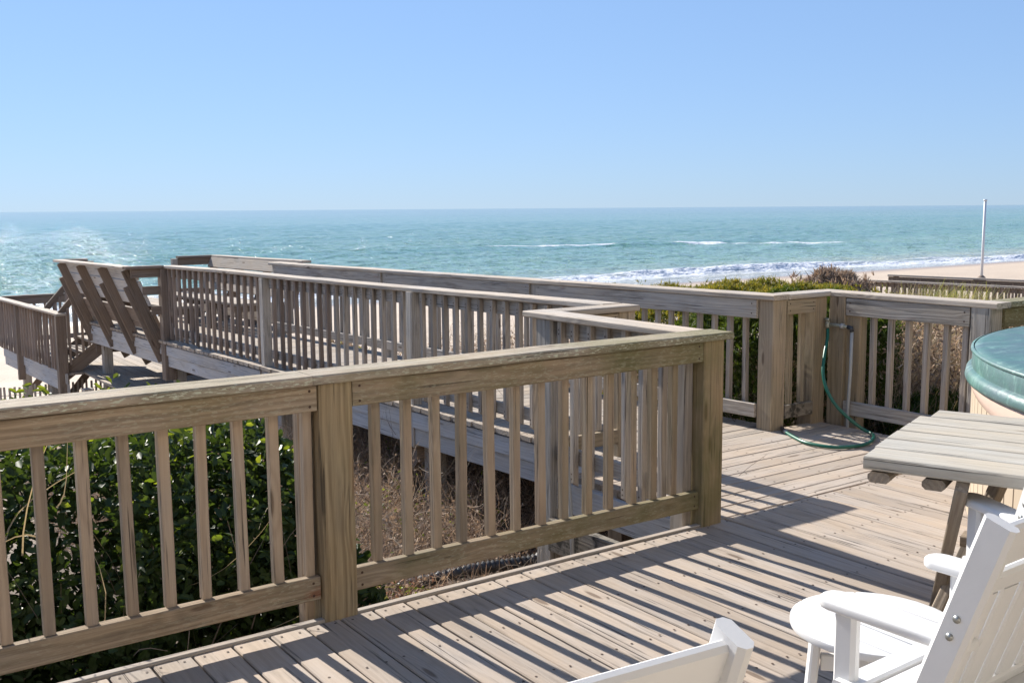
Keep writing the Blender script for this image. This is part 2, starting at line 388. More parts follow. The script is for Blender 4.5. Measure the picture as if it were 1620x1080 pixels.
F = np.stack([idx[:-1, :-1].ravel(), idx[:-1, 1:].ravel(), idx[1:, 1:].ravel(), idx[1:, :-1].ravel()], 1)
m, n, b = newmat('sea_water'); N = NB(n); geo = N.node('ShaderNodeNewGeometry'); P_ = geo.outputs['Position']
sp = N.node('ShaderNodeSeparateXYZ'); n.links.new(P_, sp.inputs[0])
yl = N.math('LOGARITHM', N.math('MAXIMUM', sp.outputs[1], 1.0), 10.0)
dist = N.ramp(N.math('DIVIDE', N.math('SUBTRACT', yl, 1.75), 2.2), [(0, (.40, .39, .41)), (.05, (.30, .345, .32)), (.10, (.165, .29, .245)), (.2, (.105, .235, .20)), (.48, (.068, .185, .175)), (.75, (.04, .108, .125))])
pat = N.noise(N.mapping(P_, (.006, .03, 1)), 1.0, 4, .6)
c = N.mix(N.ramp(pat, [(.35, 0.0), (.65, 1.0)]), dist, N.mix(1.0, dist, (1.45, 1.2, 1.05), 'MULTIPLY'))
# foam: shore break, the swash and the patch on the bar, broken up by streaky noise
wob = N.math('ADD', N.math('MULTIPLY', N.math('SINE', N.math('ADD', N.math('MULTIPLY', sp.outputs[0], .021), 1.0)), 3.2), N.math('MULTIPLY', N.math('SINE', N.math('ADD', N.math('MULTIPLY', sp.outputs[0], .067), 2.0)), 1.6))
ysh = N.math('SUBTRACT', sp.outputs[1], wob)
f1 = N.noise(N.mapping(P_, (.10, .55, 1)), 1.0, 6, .72)
f2 = N.noise(N.mapping(P_, (.5, 2.2, 1)), 1.0, 5, .7)
ff = N.math('ADD', N.math('MULTIPLY', f1, .65), N.math('MULTIPLY', f2, .35))
band = N.ramp(N.math('DIVIDE', N.math('SUBTRACT', ysh, 60.0), 40.0), [(.05, .50), (.20, .50), (.29, .72), (.36, .46), (.45, .64), (.52, .2), (.8, 0.0)])
gx = N.math('DIVIDE', N.math('SUBTRACT', sp.outputs[0], 133.0), 34.0)
gy = N.math('DIVIDE', N.math('SUBTRACT', N.math('SUBTRACT', sp.outputs[1], N.math('ADD', 139.0, N.math('MULTIPLY', N.math('SINE', N.math('MULTIPLY', sp.outputs[0], .06)), 3.0))), N.math('MULTIPLY', N.math('SUBTRACT', sp.outputs[0], 133.0), -.48)), 3.4)
bar = N.math('POWER', 2.718, N.math('MULTIPLY', N.math('ADD', N.math('MULTIPLY', gx, gx), N.math('MULTIPLY', gy, gy)), -1.0))
tot = N.math('MAXIMUM', band, N.math('MULTIPLY', bar, 1.3))
foam = N.ramp(N.math('SUBTRACT', N.math('ADD', tot, ff), 1.0), [(.0, 0.0), (.16, 1.0)])
cap1 = N.noise(N.mapping(P_, (.13, .16, 1)), 1.0, 5, .75)
capm = N.ramp(cap1, [(.70, 0.0), (.74, 1.0)])
foam = N.math('MAXIMUM', foam, N.math('MULTIPLY', capm, .8))
c = N.mix(foam, c, (.62, .64, .68))
n.links.new(c, b.inputs['Base Color'])
n.links.new(N.math('ADD', N.ramp(N.math('DIVIDE', N.math('SUBTRACT', yl, 1.75), 2.2), [(.15, .05), (.8, .08)]), N.math('MULTIPLY', foam, .4)), b.inputs['Roughness'])
b.inputs['IOR'].default_value = 1.33; b.inputs['Specular IOR Level'].default_value = .13
h1 = N.noise(N.mapping(P_, (.35, .8, 1)), 1.0, 4, .6); h2 = N.noise(N.mapping(P_, (1.6, 3.2, 1)), 1.0, 3, .6)
h3 = N.noise(N.mapping(P_, (.035, .12, 1)), 1.0, 4, .65)
h4 = N.noise(N.mapping(P_, (1.1, .30, 1)), 1.0, 2, .5); h5 = N.noise(N.mapping(P_, (.42, .085, 1)), 1.0, 3, .55)
nn = N.bump(h1, .45, .8); nn = N.bump(h2, .22, 1.0, nn); nn = N.bump(h4, .50, 1.0, nn); nn = N.bump(h5, 1.1, 1.0, nn)
fade = N.ramp(N.math('DIVIDE', N.math('SUBTRACT', yl, 1.75), 2.2), [(.22, 1.0), (.42, .50), (.60, .22), (1.0, .10)])
for nd in n.nodes:
    if nd.bl_idname == 'ShaderNodeBump': n.links.new(fade, nd.inputs['Strength'])
n.links.new(nn, b.inputs['Normal'])
s_ = mesh_np('sea', np.stack([X, Y, Z], 2).reshape(-1, 3), F, m, smooth=True)
tag(s_, 'turquoise sea with low waves, foam and sun glitter', kind='structure')

# ------------------------------------------------------------------ decks
SL = .009
def wz(y): return -SL*max(0.0, y-5)                # walkway deck level
def XD(y): return 4.32-.035*(y-5)                  # near edge of walkway
def XF(y): return 5.70-.040*(y-5)                  # far rail line of walkway
nails = []
def nail(x, y, z, nrm=(0, 0, 1), r_=.0055): nails.append((x, y, z, nrm, r_))
def flush_nails(parent, name='nail_heads'):
    global nails
    vs, fs = [], []
    for (x, y, z, nr, r_) in nails:
        nr = Vector(nr); a = Vector((0, 0, 1)) if abs(nr.z) < .9 else Vector((1, 0, 0)); u = nr.cross(a).normalized(); v = nr.cross(u); c0 = Vector((x, y, z)); k0 = len(vs)
        for k in range(6):
            an = k*math.pi/3; vs.append(c0+(u*math.cos(an)+v*math.sin(an))*r_+nr*.0012)
        fs.append(tuple(range(k0, k0+6)))
    if vs:
        o = mesh_np(name, [tuple(v) for v in vs], fs, M['nail'], None); o.parent = parent; o.matrix_basis = world_of(parent).inverted(); o['kind'] = 'stuff'
    nails = []
def setting(name, label):
    o = thing(name, label, None); o['kind'] = 'structure'; return o

main = setting('main_deck', 'weathered plank deck beneath the chairs and tables')
PIT = .1465
x = -1.9
while x < 9.2:
    wd = .140+rnd.uniform(-.003, .0025)
    z = -.019+rnd.uniform(-.0015, .0015)
    ye = (3.605 if x < 3.75 else 3.632)+rnd.uniform(-.008, .003)
    cuts = [-1.6, ye]
    if rnd.random() < .45: cuts = [-1.6, rnd.choice([1.22, 2.03, 2.44])+0.0, ye]
    for a, c_ in zip(cuts[:-1], cuts[1:]):
        hi = c_-(.002 if c_ != ye else 0)
        board('plank', (x, hi, z), (x, a+.002, z), wd, .038, M['deck'], main, jit=.0022, segs=max(2, int((hi-a)/.3)))
        for yj in [hi-.035]+[q for q in (3.15, 2.74, 2.33, 1.92, 1.5, 1.1, .7) if a < q < hi-.15]:
            for s in (-.042, .040): nail(x+s+rnd.uniform(-.008, .008), yj+rnd.uniform(-.008, .008), z+.0192+.001)
    x += PIT
board('rim_trim', (-2, 3.63, -.012), (3.82, 3.628, -.012), .036, .042, M['walk'], main, up=(0, 0, 1), segs=14)
board('rim_joist', (-2, 3.628, -.128), (9.2, 3.628, -.128), .18, .038, M['rim'], main, up=(0, 1, 0))
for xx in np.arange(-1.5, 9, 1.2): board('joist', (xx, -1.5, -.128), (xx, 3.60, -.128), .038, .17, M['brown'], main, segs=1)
flush_nails(main)

side = setting('side_deck', 'section of deck whose planks run across, beside the hose')
y = 3.717
i = 0
while y < 4.76:
    xr = 6.27
    board('plank', (3.80, y, -.019), (xr, y, -.019), .140, .038, M['deck'], side, jit=.0022)
    for xj in np.arange(3.85, xr, .405):
        for s in (-.04, .04): nail(xj+rnd.uniform(-.01, .01), y+s, .0012)
    y += PIT; i += 1
board('plank', (5.66, y, -.019), (6.27, y, -.019), .13, .038, M['deck'], side)
board('rim_joist', (3.762, 3.66, -.128), (3.762, 4.95, -.128), .18, .036, M['rim'], side, up=(1, 0, 0))
board('rim_joist', (3.80, 3.655, -.14), (9.2, 3.655, -.14), .19, .02, M['brown'], side, up=(0, 1, 0), segs=3)
board('rim_joist', (5.0, 4.935, -.128), (6.27, 4.935, -.128), .18, .036, M['brown'], side, up=(0, 1, 0), segs=3)
board('rim_joist', (6.29, 3.66, -.128), (6.29, 4.90, -.128), .18, .036, M['brown'], side, up=(1, 0, 0), segs=3)
# the older stained timbers that carry this corner
board('beam', (3.70, 3.70, -.36), (3.70, 4.86, -.36), .20, .06, M['mossrim'], side, up=(1, 0, 0))
board('beam', (3.84, 3.72, -.62), (3.84, 4.86, -.62), .24, .05, M['mossrim'], side, up=(1, 0, 0))
vpost('support_post', 4.0, 4.55, -1.15, -.24, .14, M['brown'], side)
vpost('support_post', 3.9, 3.9, -1.15, -.24, .14, M['brown'], side)
flush_nails(side)

walk = setting('boardwalk', 'raised plank walkway running toward the beach')
y = 4.862
while y < 17.3:
    z = wz(y)-.019
    x0 = XD(y)-.055+rnd.uniform(-.006, .006); x1 = XF(y)+.17
    if y > 13.6: x0 = XD(y)-.05; x1 = XF(y)+.5
    board('plank', (x0, y, z), (x1, y, z), .138, .036, M['walk'], walk, jit=.002, segs=4 if y < 9 else 2)
    if y < 11:
        for xj in (x0+.05, x0+.7, x1-.05):
            for s in (-.04, .04): nail(xj, y+s, z+.0185)
    y += PIT
def wseg(ya, yb, off, dz): return (XD(ya)+off, ya, wz(ya)+dz), (XD(yb)+off, yb, wz(yb)+dz)
for ya, yb in ((4.98, 7.46), (7.56, 10.46), (10.56, 13.55), (13.7, 17.2)):
    a, c_ = wseg(ya, yb, -.005, -.125); board('rim_board', a, c_, .135, .036, M['rim'], walk, up=(1, 0, 0))
    a, c_ = wseg(ya, yb, .015, -.268); board('rim_board', a, c_, .14, .036, M['rim'], walk, up=(1, 0, 0))
    a = (XF(ya)+.1, ya, wz(ya)-.13); c_ = (XF(yb)+.1, yb, wz(yb)-.13); board('rim_board', a, c_, .18, .036, M['brown'], walk, up=(1, 0, 0))
    a = ((XD(ya)+XF(ya))/2, ya, wz(ya)-.128); c_ = ((XD(yb)+XF(yb))/2, yb, wz(yb)-.128); board('joist', a, c_, .17, .036, M['brown'], walk, up=(1, 0, 0), segs=1)
for yy in (7.42, 10.4, 13.62, 16.9):
    zt = wz(yy)
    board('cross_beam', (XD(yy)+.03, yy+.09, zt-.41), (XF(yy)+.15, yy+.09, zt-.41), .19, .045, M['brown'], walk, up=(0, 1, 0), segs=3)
    for xx in (XD(yy)+.17, XF(yy)+.02):
        vpost('support_post', xx, yy, float(gz(xx, yy))-.2, zt-.22, .14, M['grey'], walk)
board('brace', (4.35, 9.2, -.45), (4.30, 10.3, -1.15), .12, .04, M['brown'], walk, up=(1, 0, 0))
board('brace', (4.40, 8.4, -1.1), (4.35, 7.55, -.45), .12, .04, M['brown'], walk, up=(1, 0, 0))
flush_nails(walk)

# ------------------------------------------------------------------ railings
def cap_board(p0, p1, wd, mat, par, label=None, t=.037): return board('cap_rail', p0, p1, wd, t, mat, par, jit=.0035, bev=.006, label=label)
def balusters(par, pts, z0f, z1f, mat, a=.038, cut=0, face='x', nl=None):
    for (x, y) in pts:
        jx, jy = rnd.uniform(-.003, .003), rnd.uniform(-.003, .003)
        kx, ky = rnd.uniform(-.006, .006), rnd.uniform(-.006, .006)
        zt, zb = z1f(x, y), z0f(x, y)+rnd.uniform(-.01, .01)*(1 if cut else 0)
        up_ = (1, 0, 0) if face == 'x' else (0, -1, 0)
        board('baluster', (x+jx, y+jy, zt), (x+kx, y+ky, zb), a+rnd.uniform(-.002, .002), a, mat, par, up=up_, segs=3, jit=.001, bev=.003, cut=cut)
        if nl:
            for q in (-.05, -.075): nail(x+jx+nl[0]*.021, y+jy+nl[1]*.021, zt+q, nl)
            for q in (.05, .08): nail(x+kx+nl[0]*.021, y+ky+nl[1]*.021, zb+q, nl)

# A: near railing along the deck edge
ra = thing('near_railing', 'mossy wooden railing nearest the camera, along the plank edge in front of the hedge', 'railing', (1.7, 3.67, 0))
vpost('post', 1.70, 3.67, -.10, .942, .14, M['frontpost'], ra, label='knotty square post with a long split')
vpost('post', 1.615, 3.745, -.9, .93, .05, M['frontbal'], ra, b=.06)
vpost('post', 3.76, 3.67, -.10, .942, .14, M['green'], ra, label='green stained corner post')
vpost('post', 3.655, 3.72, -.9, .93, .06, M['greybal'], ra, b=.10)
vpost('post', -.40, 3.67, -.10, .942, .14, M['front'], ra)
cap_board((1.60, 3.668, .9615), (3.875, 3.668, .9615), .172, M['capfront'], ra)
cap_board((-1.9, 3.666, .9615), (1.597, 3.667, .9615), .172, M['capfront'], ra)
for xa, xb in ((1.772, 3.686), (-.328, 1.622), (-1.9, -.472)):
    board('top_rail', (xa, 3.625, .890), (xb, 3.625, .890), .100, .038, M['front'], ra, up=(0, -1, 0), segs=9, jit=.0035)
    board('bottom_rail', (xa, 3.645, .135), (xb, 3.645, .135), .092, .042, M['front'], ra, up=(0, -1, 0), segs=9, jit=.0035)
    for xx, s in ((xa+.03, 1), (xb-.03, -1)):
        for zz in (.86, .92, .11, .16): nail(xx, (3.6055 if zz > .5 else 3.6235), zz, (0, -1, 0), .006)
bx = [.0965+.1365*i for i in range(-3, 12)]+[-1.8+.1365*i for i in range(0, 9)]
bx = [b_ for b_ in bx if not (-.5 < b_ < -.3)]
balusters(ra, [(b_-.0, 3.664) for b_ in bx]+[(b_, 3.664) for b_ in (1.891, 2.033, 2.170, 2.301, 2.445, 2.580, 2.716, 2.858, 2.994, 3.123, 3.268, 3.405, 3.537)], lambda x, y: .182, lambda x, y: .942, M['frontbal'], face='y')
flush_nails(ra)

# B: stub railing from the near corner back to the tall post
rb = thing('stub_railing', 'short railing behind the green corner post whose pickets hang past the plank edge', 'railing', (3.77, 4.4, 0))
vpost('post', 3.77, 4.945, -1.15, .942, .145, M['grey'], rb, label='tall silver grey post reaching down to the ground')
cap_board((3.765, 3.757, .9605), (3.765, 5.13, .9605), .17, M['cap'], rb)
board('top_rail', (3.768, 3.745, .885), (3.768, 4.868, .885), .10, .036, M['grey'], rb, up=(1, 0, 0))
board('bottom_rail', (3.768, 3.745, .135), (3.768, 4.868, .135), .09, .036, M['grey'], rb, up=(1, 0, 0))
balusters(rb, [(3.728, yy) for yy in (3.80, 3.935, 4.085, 4.235, 4.385, 4.53, 4.675, 4.80)], lambda x, y: -.03, lambda x, y: .94, M['greybal'], cut=.028, nl=(-1, 0, 0))
tube('bolt', [(3.695, 4.95, -.35), (3.675, 4.95, -.35)], .013, M['screw'], rb, 8)
flush_nails(rb)
# C: short piece across the walkway's near end
rc = thing('cross_railing', 'very short railing joining the tall grey post to the walkway rail', 'railing', (4.1, 5.06, 0))
cap_board((3.852, 5.045, .9605), (4.49, 5.045, .9605), .168, M['cap'], rc)
board('top_rail', (3.845, 5.0, .885), (4.325, 5.0, .885), .10, .036, M['corner'], rc, up=(0, -1, 0))
board('bottom_rail', (3.845, 5.0, .135), (4.33, 5.0, .135), .09, .04, M['corner'], rc, up=(0, -1, 0))
vpost('post', 4.40, 5.05, -.16, .942, .14, M['corner'], rc)
balusters(rc, [(3.93, 5.04), (4.07, 5.04), (4.21, 5.04)], lambda x, y: .182, lambda x, y: .94, M['greybal'], face='y')
for zz in (.86, .91): nail(4.30, 4.981, zz, (0, -1, 0), .006)
flush_nails(rc)

# D: long near-side walkway railing
rd = thing('walkway_railing', 'long walkway railing with pickets nailed outside, ending at the leaning bench', 'railing', (4.2, 9, 0))
def dcap(y): return .962-SL*(y-5)+.006*math.sin(y*1.7)
dy_ = [5.13, 7.3, 9.6, 11.75, 13.62]
for a, c_ in zip(dy_[:-1], dy_[1:]):
    cap_board((XD(a)+.08, a+.001, dcap(a)), (XD(c_)+.08, c_-.001, dcap(c_)), .165, M['cap'], rd)
for yy in (7.5, 10.48):
    vpost('post', XD(yy)+.03, yy, wz(yy)-.36, dcap(yy)-.02, .095, M['grey'], rd)
vpost('post', XD(13.6)+.03, 13.60, wz(13.6)-.52, dcap(13.6)-.02, .15, M['brown'], rd)
for a, c_ in ((5.12, 7.45), (7.55, 10.43), (10.53, 13.52)):
    board('top_rail', (XD(a)+.075, a, dcap(a)-.075), (XD(c_)+.075, c_, dcap(c_)-.075), .11, .036, M['grey'], rd, up=(1, 0, 0))
    board('bottom_rail', (XD(a)+.075, a, wz(a)+.125), (XD(c_)+.075, c_, wz(c_)+.125), .09, .036, M['grey'], rd, up=(1, 0, 0))
pts = [(XD(y)+.036, y) for y in np.arange(5.24, 7.43, .1635)]+[(XD(y)+.036, y) for y in np.arange(7.66, 10.4, .1735)]+[(XD(y)+.036, y) for y in np.arange(10.66, 13.5, .187)]
balusters(rd, [p for p in pts if p[1] < 9], lambda x, y: wz(y)+.03, lambda x, y: dcap(y)-.02, M['greybal'], cut=.028, nl=(-1, 0, 0))
balusters(rd, [p for p in pts if p[1] >= 9], lambda x, y: wz(y)-.0, lambda x, y: dcap(y)-.02, M['brownbal'], cut=.028)
flush_nails(rd)

# F: far-side walkway railing
rf = thing('seaward_railing', 'long railing on the far side of the walkway, in front of the juniper and beach', 'railing', (5.7, 8, 0))
def fcap(y): return .962-SL*(y-5)*1.0
fy = [4.885, 6.8, 8.9, 11.2, 13.3]
for a, c_ in zip(fy[:-1], fy[1:]):
    cap_board((XF(a)+.055, a+.001, fcap(a)), (XF(c_)+.055, c_-.001, fcap(c_)), .17, M['cap'], rf)
vpost('post', 5.77, 4.97, -.14, .942, .14, M['corner'], rf, label='tall corner post beside the end of the green hose')
fp = (7.62, 10.3, 13.2)
for yy in fp: vpost('post', XF(yy)+.05, yy, wz(yy)-.3, fcap(yy)-.02, .095, M['grey'], rf)
for a, c_ in ((5.045, 7.57), (7.67, 10.25), (10.35, 13.15)):
    board('top_rail', (XF(a)+.0, a, fcap(a)-.088), (XF(c_)+.0, c_, fcap(c_)-.088), .135, .036, M['grey'], rf, up=(-1, 0, 0))
    board('bottom_rail', (XF(a)+.0, a, wz(a)+.135), (XF(c_)+.0, c_, wz(c_)+.135), .10, .036, M['grey'], rf, up=(-1, 0, 0))
    for yy in (a+.04, c_-.04):
        for q in (-.05, -.12): nail(XF(yy)-.019, yy, fcap(yy)+q, (-1, 0, 0), .006)
pts = [(XF(y)+.045, y) for y in np.arange(5.19, 7.5, .1495)]+[(XF(y)+.045, y) for y in np.arange(7.78, 10.2, .1495)]+[(XF(y)+.045, y) for y in np.arange(10.46, 13.1, .155)]
balusters(rf, pts, lambda x, y: wz(y)+.16, lambda x, y: fcap(y)-.02, M['greybal'])
flush_nails(rf)
# G: short jog
rg = thing('jog_railing', 'very short railing with two pickets between the tall corner post and the tap post', 'railing', (6.0, 4.97, 0))
cap_board((5.858, 4.965, .9605), (6.462, 4.965, .9605), .168, M['cap'], rg)
vpost('post', 6.222, 4.975, -.14, .942, .14, M['corner'], rg)
board('top_rail', (5.845, 4.915, .885), (6.148, 4.915, .885), .105, .036, M['corner'], rg, up=(0, -1, 0))
board('bottom_rail', (5.845, 4.915, .125), (6.148, 4.915, .125), .095, .036, M['mossrim'], rg, up=(0, -1, 0))
balusters(rg, [(5.935, 4.955), (6.07, 4.955)], lambda x, y: .17, lambda x, y: .94, M['corner'], face='y')
for zz in (.86, .91):
    for xx in (5.87, 6.125): nail(xx, 4.8965, zz, (0, -1, 0), .006)
flush_nails(rg)
# H
rh = thing('tap_railing', 'railing from the tap to the hot tub with green shrubs and reeds behind', 'railing', (6.37, 4.3, 0))
cap_board((6.38, 4.879, .9605), (6.38, 3.60, .9605), .17, M['cap'], rh)
vpost('post', 6.37, 4.825, -.14, .942, .14, M['corner'], rh)
vpost('post', 6.372, 4.71, -.14, .942, .085, M['corner'], rh, b=.14)
vpost('post', 6.37, 3.71, -.14, .942, .14, M['grey'], rh)
board('top_rail', (6.318, 4.745, .875), (6.318, 3.785, .875), .125, .036, M['grey'], rh, up=(-1, 0, 0), label='grey top board with rust marks')
board('bottom_rail', (6.318, 4.745, .132), (6.318, 3.785, .132), .10, .038, M['grey'], rh, up=(-1, 0, 0))
balusters(rh, [(6.36, yy) for yy in (4.55, 4.405, 4.262, 4.12, 3.975, 3.835)], lambda x, y: .17, lambda x, y: .94, M['greybal'])
for yy in (4.71, 3.82):
    for zz in (.845, .905): nail(6.2985, yy, zz, (-1, 0, 0), .007)
flush_nails(rh)
# I
ri = thing('tub_side_railing', 'mossy railing behind the hot tub at the right edge', 'railing', (7.4, 3.7, 0))
cap_board((6.468, 3.684, .9605), (9.3, 3.684, .9605), .17, M['capfront'], ri)
for xx in (8.35,): vpost('post', xx, 3.70, -.14, .942, .14, M['corner'], ri)
for xa, xb in ((6.445, 8.28), (8.42, 9.3)):
    board('top_rail', (xa, 3.645, .875), (xb, 3.645, .875), .125, .038, M['front'], ri, up=(0, -1, 0))
    board('bottom_rail', (xa, 3.65, .135), (xb, 3.65, .135), .09, .038, M['front'], ri, up=(0, -1, 0))
balusters(ri, [(xx, 3.69) for xx in np.arange(6.56, 9.2, .14) if abs(xx-8.35) > .1], lambda x, y: .18, lambda x, y: .94, M['frontbal'], face='y')
flush_nails(ri)

# ------------------------------------------------------------------ benches at the walkway's end
def bench(name, label, side):
    # side -1: leans outward on the hedge side, +1: on the seaward side
    bx0 = (lambda y: XD(y)+.02) if side < 0 else (lambda y: XF(y)+.17)
    t = thing(name, label, 'bench', (bx0(15.4), 15.4, wz(15.4)))
    ya, yb = (13.70, 17.05) if side < 0 else (13.55, 16.75)
    top = lambda y, k=0.0: (bx0(y)+side*(.44-.0), y, wz(y)+.955)
    def onb(y, f, off=0.0):    # point on the sloping back, f 0 bottom .. 1 top
        zb, zt = wz(y)-.10, wz(y)+.945
        xb, xt = bx0(y)+side*.02, bx0(y)+side*.44
        return Vector((xb+(xt-xb)*f-side*off, y, zb+(zt-zb)*f+off*.4))
    for y in np.linspace(ya+.06, yb-.06, 4):
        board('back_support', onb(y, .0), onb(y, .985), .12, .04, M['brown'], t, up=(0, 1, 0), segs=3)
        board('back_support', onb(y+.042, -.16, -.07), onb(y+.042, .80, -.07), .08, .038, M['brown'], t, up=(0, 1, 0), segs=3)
    slope = (onb(ya, 1)-onb(ya, 0)).normalized(); nrm = Vector((-side*slope.z, 0, abs(slope.x)))
    pm = M['rim'] if side < 0 else M['walk']  # hedge-side planks take the paler wood, sand bounce put into their colour
    for f in (.90, .74, .58, .30):
        pa, pb = onb(ya, f, .07), onb(yb, f, .07)
        board('back_plank', pa, pb, .165 if f != .30 else .30, .034, pm if f > .4 else M['brown'], t, up=nrm)
    cap_board((bx0(ya)+side*.44, ya-.08, wz(ya)+.965-.005), (bx0(yb)+side*.44, yb+.03, wz(yb)+.965-.005), .15, M['cap'], t)
    for k in range(3):
        xo = lambda y: bx0(y)-side*(.16+.145*k)
        board('seat_plank', (xo(ya), ya+.05, wz(ya)+.40), (xo(yb), yb-.05, wz(yb)+.40), .135, .036, M['walk'], t)
    for y in np.linspace(ya+.2, yb-.2, 4):
        board('seat_bearer', (bx0(y)-side*.0, y, wz(y)+.335), (bx0(y)-side*.52, y, wz(y)+.335), .09, .038, M['brown'], t, up=(0, 1, 0), segs=1)
        board('leg', (bx0(y)-side*.45, y, wz(y)), (bx0(y)-side*.45, y, wz(y)+.29), .09, .038, M['brown'], t, up=(0, 1, 0), segs=1)
        board('foot_brace', (bx0(y)+side*.02, y+.05, wz(y)-.10), (bx0(y)-side*.16, y+.05, wz(y)-.46), .09, .038, M['brown'], t, up=(0, 1, 0), segs=1)
    # short returns that close the bench to the posts
    ys2 = (ya-.10, yb+.06) if side < 0 else (yb+.10,)
    for y in ys2:
        z = wz(y)+.96
        x1 = XD(y)+.0 if side < 0 else XF(y)-.0
        xe = bx0(y)+side*.50
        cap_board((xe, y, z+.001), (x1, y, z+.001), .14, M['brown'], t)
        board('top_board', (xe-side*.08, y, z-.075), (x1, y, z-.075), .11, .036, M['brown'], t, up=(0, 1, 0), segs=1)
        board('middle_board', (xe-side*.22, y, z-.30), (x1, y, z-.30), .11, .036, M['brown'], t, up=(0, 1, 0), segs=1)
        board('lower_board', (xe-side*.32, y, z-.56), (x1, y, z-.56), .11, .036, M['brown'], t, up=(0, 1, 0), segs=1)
        vpost('post', x1-side*.05, y, wz(y)-.3, z-.02, .09, M['grey'], t)
    return t
bench('leaning_bench', 'outward leaning wooden bench seen from behind, dark brown supports over planks coloured pale for bounced light', -1)
bench('leaning_bench', 'wooden bench facing the camera across the walkway, its planks lit pale by the sun', 1)

# lower landing with its rails and the stairs
land = setting('lower_landing', 'lower plank landing beyond the leaning bench')
LZ = -.93
for i, x in enumerate(np.arange(3.58, 5.7, .146)):
    board('plank', (x, 17.25 if x < 3.8 else 15.2, LZ-.018), (x, 21.3, LZ-.018), .138, .036, M['walk'], land, segs=2)
board('rim_board', (3.52, 17.2, LZ-.08), (3.30, 21.35, LZ-.08), .16, .036, M['rim'], land, up=(1, 0, 0), segs=3)
board('rim_board', (3.54, 17.2, LZ-.24), (3.32, 21.35, LZ-.24), .15, .036, M['rim'], land, up=(1, 0, 0), segs=3)
board('rim_board', (3.74, 15.15, LZ-.12), (5.7, 15.15, LZ-.12), .17, .036, M['brown'], land, up=(0, 1, 0), segs=2)
for y in (16.2, 18.6, 21.0):
    for x in (3.6, 5.4): vpost('support_post', x, y, float(gz(x, y))-.2, LZ-.1, .14, M['grey'], land)
    board('brace', (3.6, y+.1, LZ-.9), (4.2, y+.1, LZ-.2), .12, .04, M['brown'], land, up=(0, 1, 0), segs=1)
rl = thing('landing_railing', 'lower railing at the left edge of the photo, dark posts hanging below the rim', 'railing', (3.4, 19, LZ))
P1_, P2_ = (3.49, 17.27), (3.23, 21.5)
lx = lambda y: P1_[0]+(P2_[0]-P1_[0])*(y-P1_[1])/(P2_[1]-P1_[1])
cap_board((lx(17.2), 17.2, .005), (lx(22.2), 22.2, .005), .15, M['cap'], rl)
for y in (17.30, 19.9, 22.1): vpost('post', lx(y)-.0, y, LZ-.42, -.015, .15 if y < 18 else .11, M['brown'], rl)
board('top_rail', (lx(17.4)+.05, 17.4, -.07), (lx(22)+.05, 22, -.07), .1, .036, M['brown'], rl, up=(1, 0, 0), segs=3)
board('bottom_rail', (lx(17.4)+.05, 17.4, LZ+.13), (lx(22)+.05, 22, LZ+.13), .09, .036, M['brown'], rl, up=(1, 0, 0), segs=3)
balusters(rl, [(lx(y), y) for y in np.arange(17.5, 22, .187) if abs(y-19.9) > .1], lambda x, y: LZ+.0, lambda x, y: -.015, M['brownbal'], cut=.02)
rl2 = thing('landing_end_railing', 'dark railing across the far end of the lower landing, sea showing between pickets', 'railing', (4.3, 21.4, LZ))
cap_board((3.33, 21.42, .012), (5.6, 21.42, .012), .14, M['brown'], rl2)
board('top_rail', (3.35, 21.40, -.075), (5.6, 21.40, -.075), .13, .036, M['brown'], rl2, up=(0, 1, 0), segs=3)
board('bottom_rail', (3.35, 21.40, LZ+.13), (5.6, 21.40, LZ+.13), .09, .036, M['brown'], rl2, up=(0, 1, 0), segs=3)
balusters(rl2, [(x, 21.44) for x in np.arange(3.5, 5.5, .19)], lambda x, y: LZ+.1, lambda x, y: 0, M['brownbal'], face='y')
vpost('post', 5.6, 21.42, LZ-.3, 0.0, .1, M['brown'], rl2)
st = thing('landing_stairs', 'steep wooden steps with sloping handrail between the lower landing and the platform', 'stairs', (3.9, 17.8, LZ))
for yy in (17.33, 18.35):
    board('stringer', (3.52, yy, LZ-.02), (4.62, yy, wz(17)-.06), .22, .04, M['brown'], st, up=(0, 1, 0), segs=2)
    board('handrail', (3.50, yy, .01), (3.93, yy, .50), .09, .05, M['brown'], st, up=(0, 1, 0), segs=3)
    for k in range(4):
        f = .10+.11*k; x = 3.52+.9*f
        board('baluster', (x, yy-.045, LZ+.04+.86*f), (x, yy-.045, .0+.98*f), .036, .036, M['brownbal'], st, up=(0, 1, 0), segs=1)
for k in range(5):
    board('tread', (3.66+.21*k, 17.36, LZ+.15+.15*k), (3.66+.21*k, 18.32, LZ+.15+.15*k), .26, .036, M['walk'], st, segs=1)

sf = thing('sand_fence', 'weathered lath sand fence on the beach below the lower landing', 'fence', (3.2, 19, -1.8))
for i in range(62):
    x = 1.2+i*.075; y = 18.75+.12*math.sin(x*1.3); z = float(gz(x, y))
    board('lath', (x, y, z-.1), (x+rnd.uniform(-.02, .02), y+rnd.uniform(-.03, .03), -1.27+rnd.uniform(-.03, .03)), .036, .01, M['slatfence'], sf, up=(0, 1, 0), segs=1, jit=0, bev=.001)
tube('wire', [(1.1+.5*i, 18.75+.12*math.sin((1.1+.5*i)*1.3)-.01, -1.42) for i in range(11)], .004, M['galv'], sf, 5)

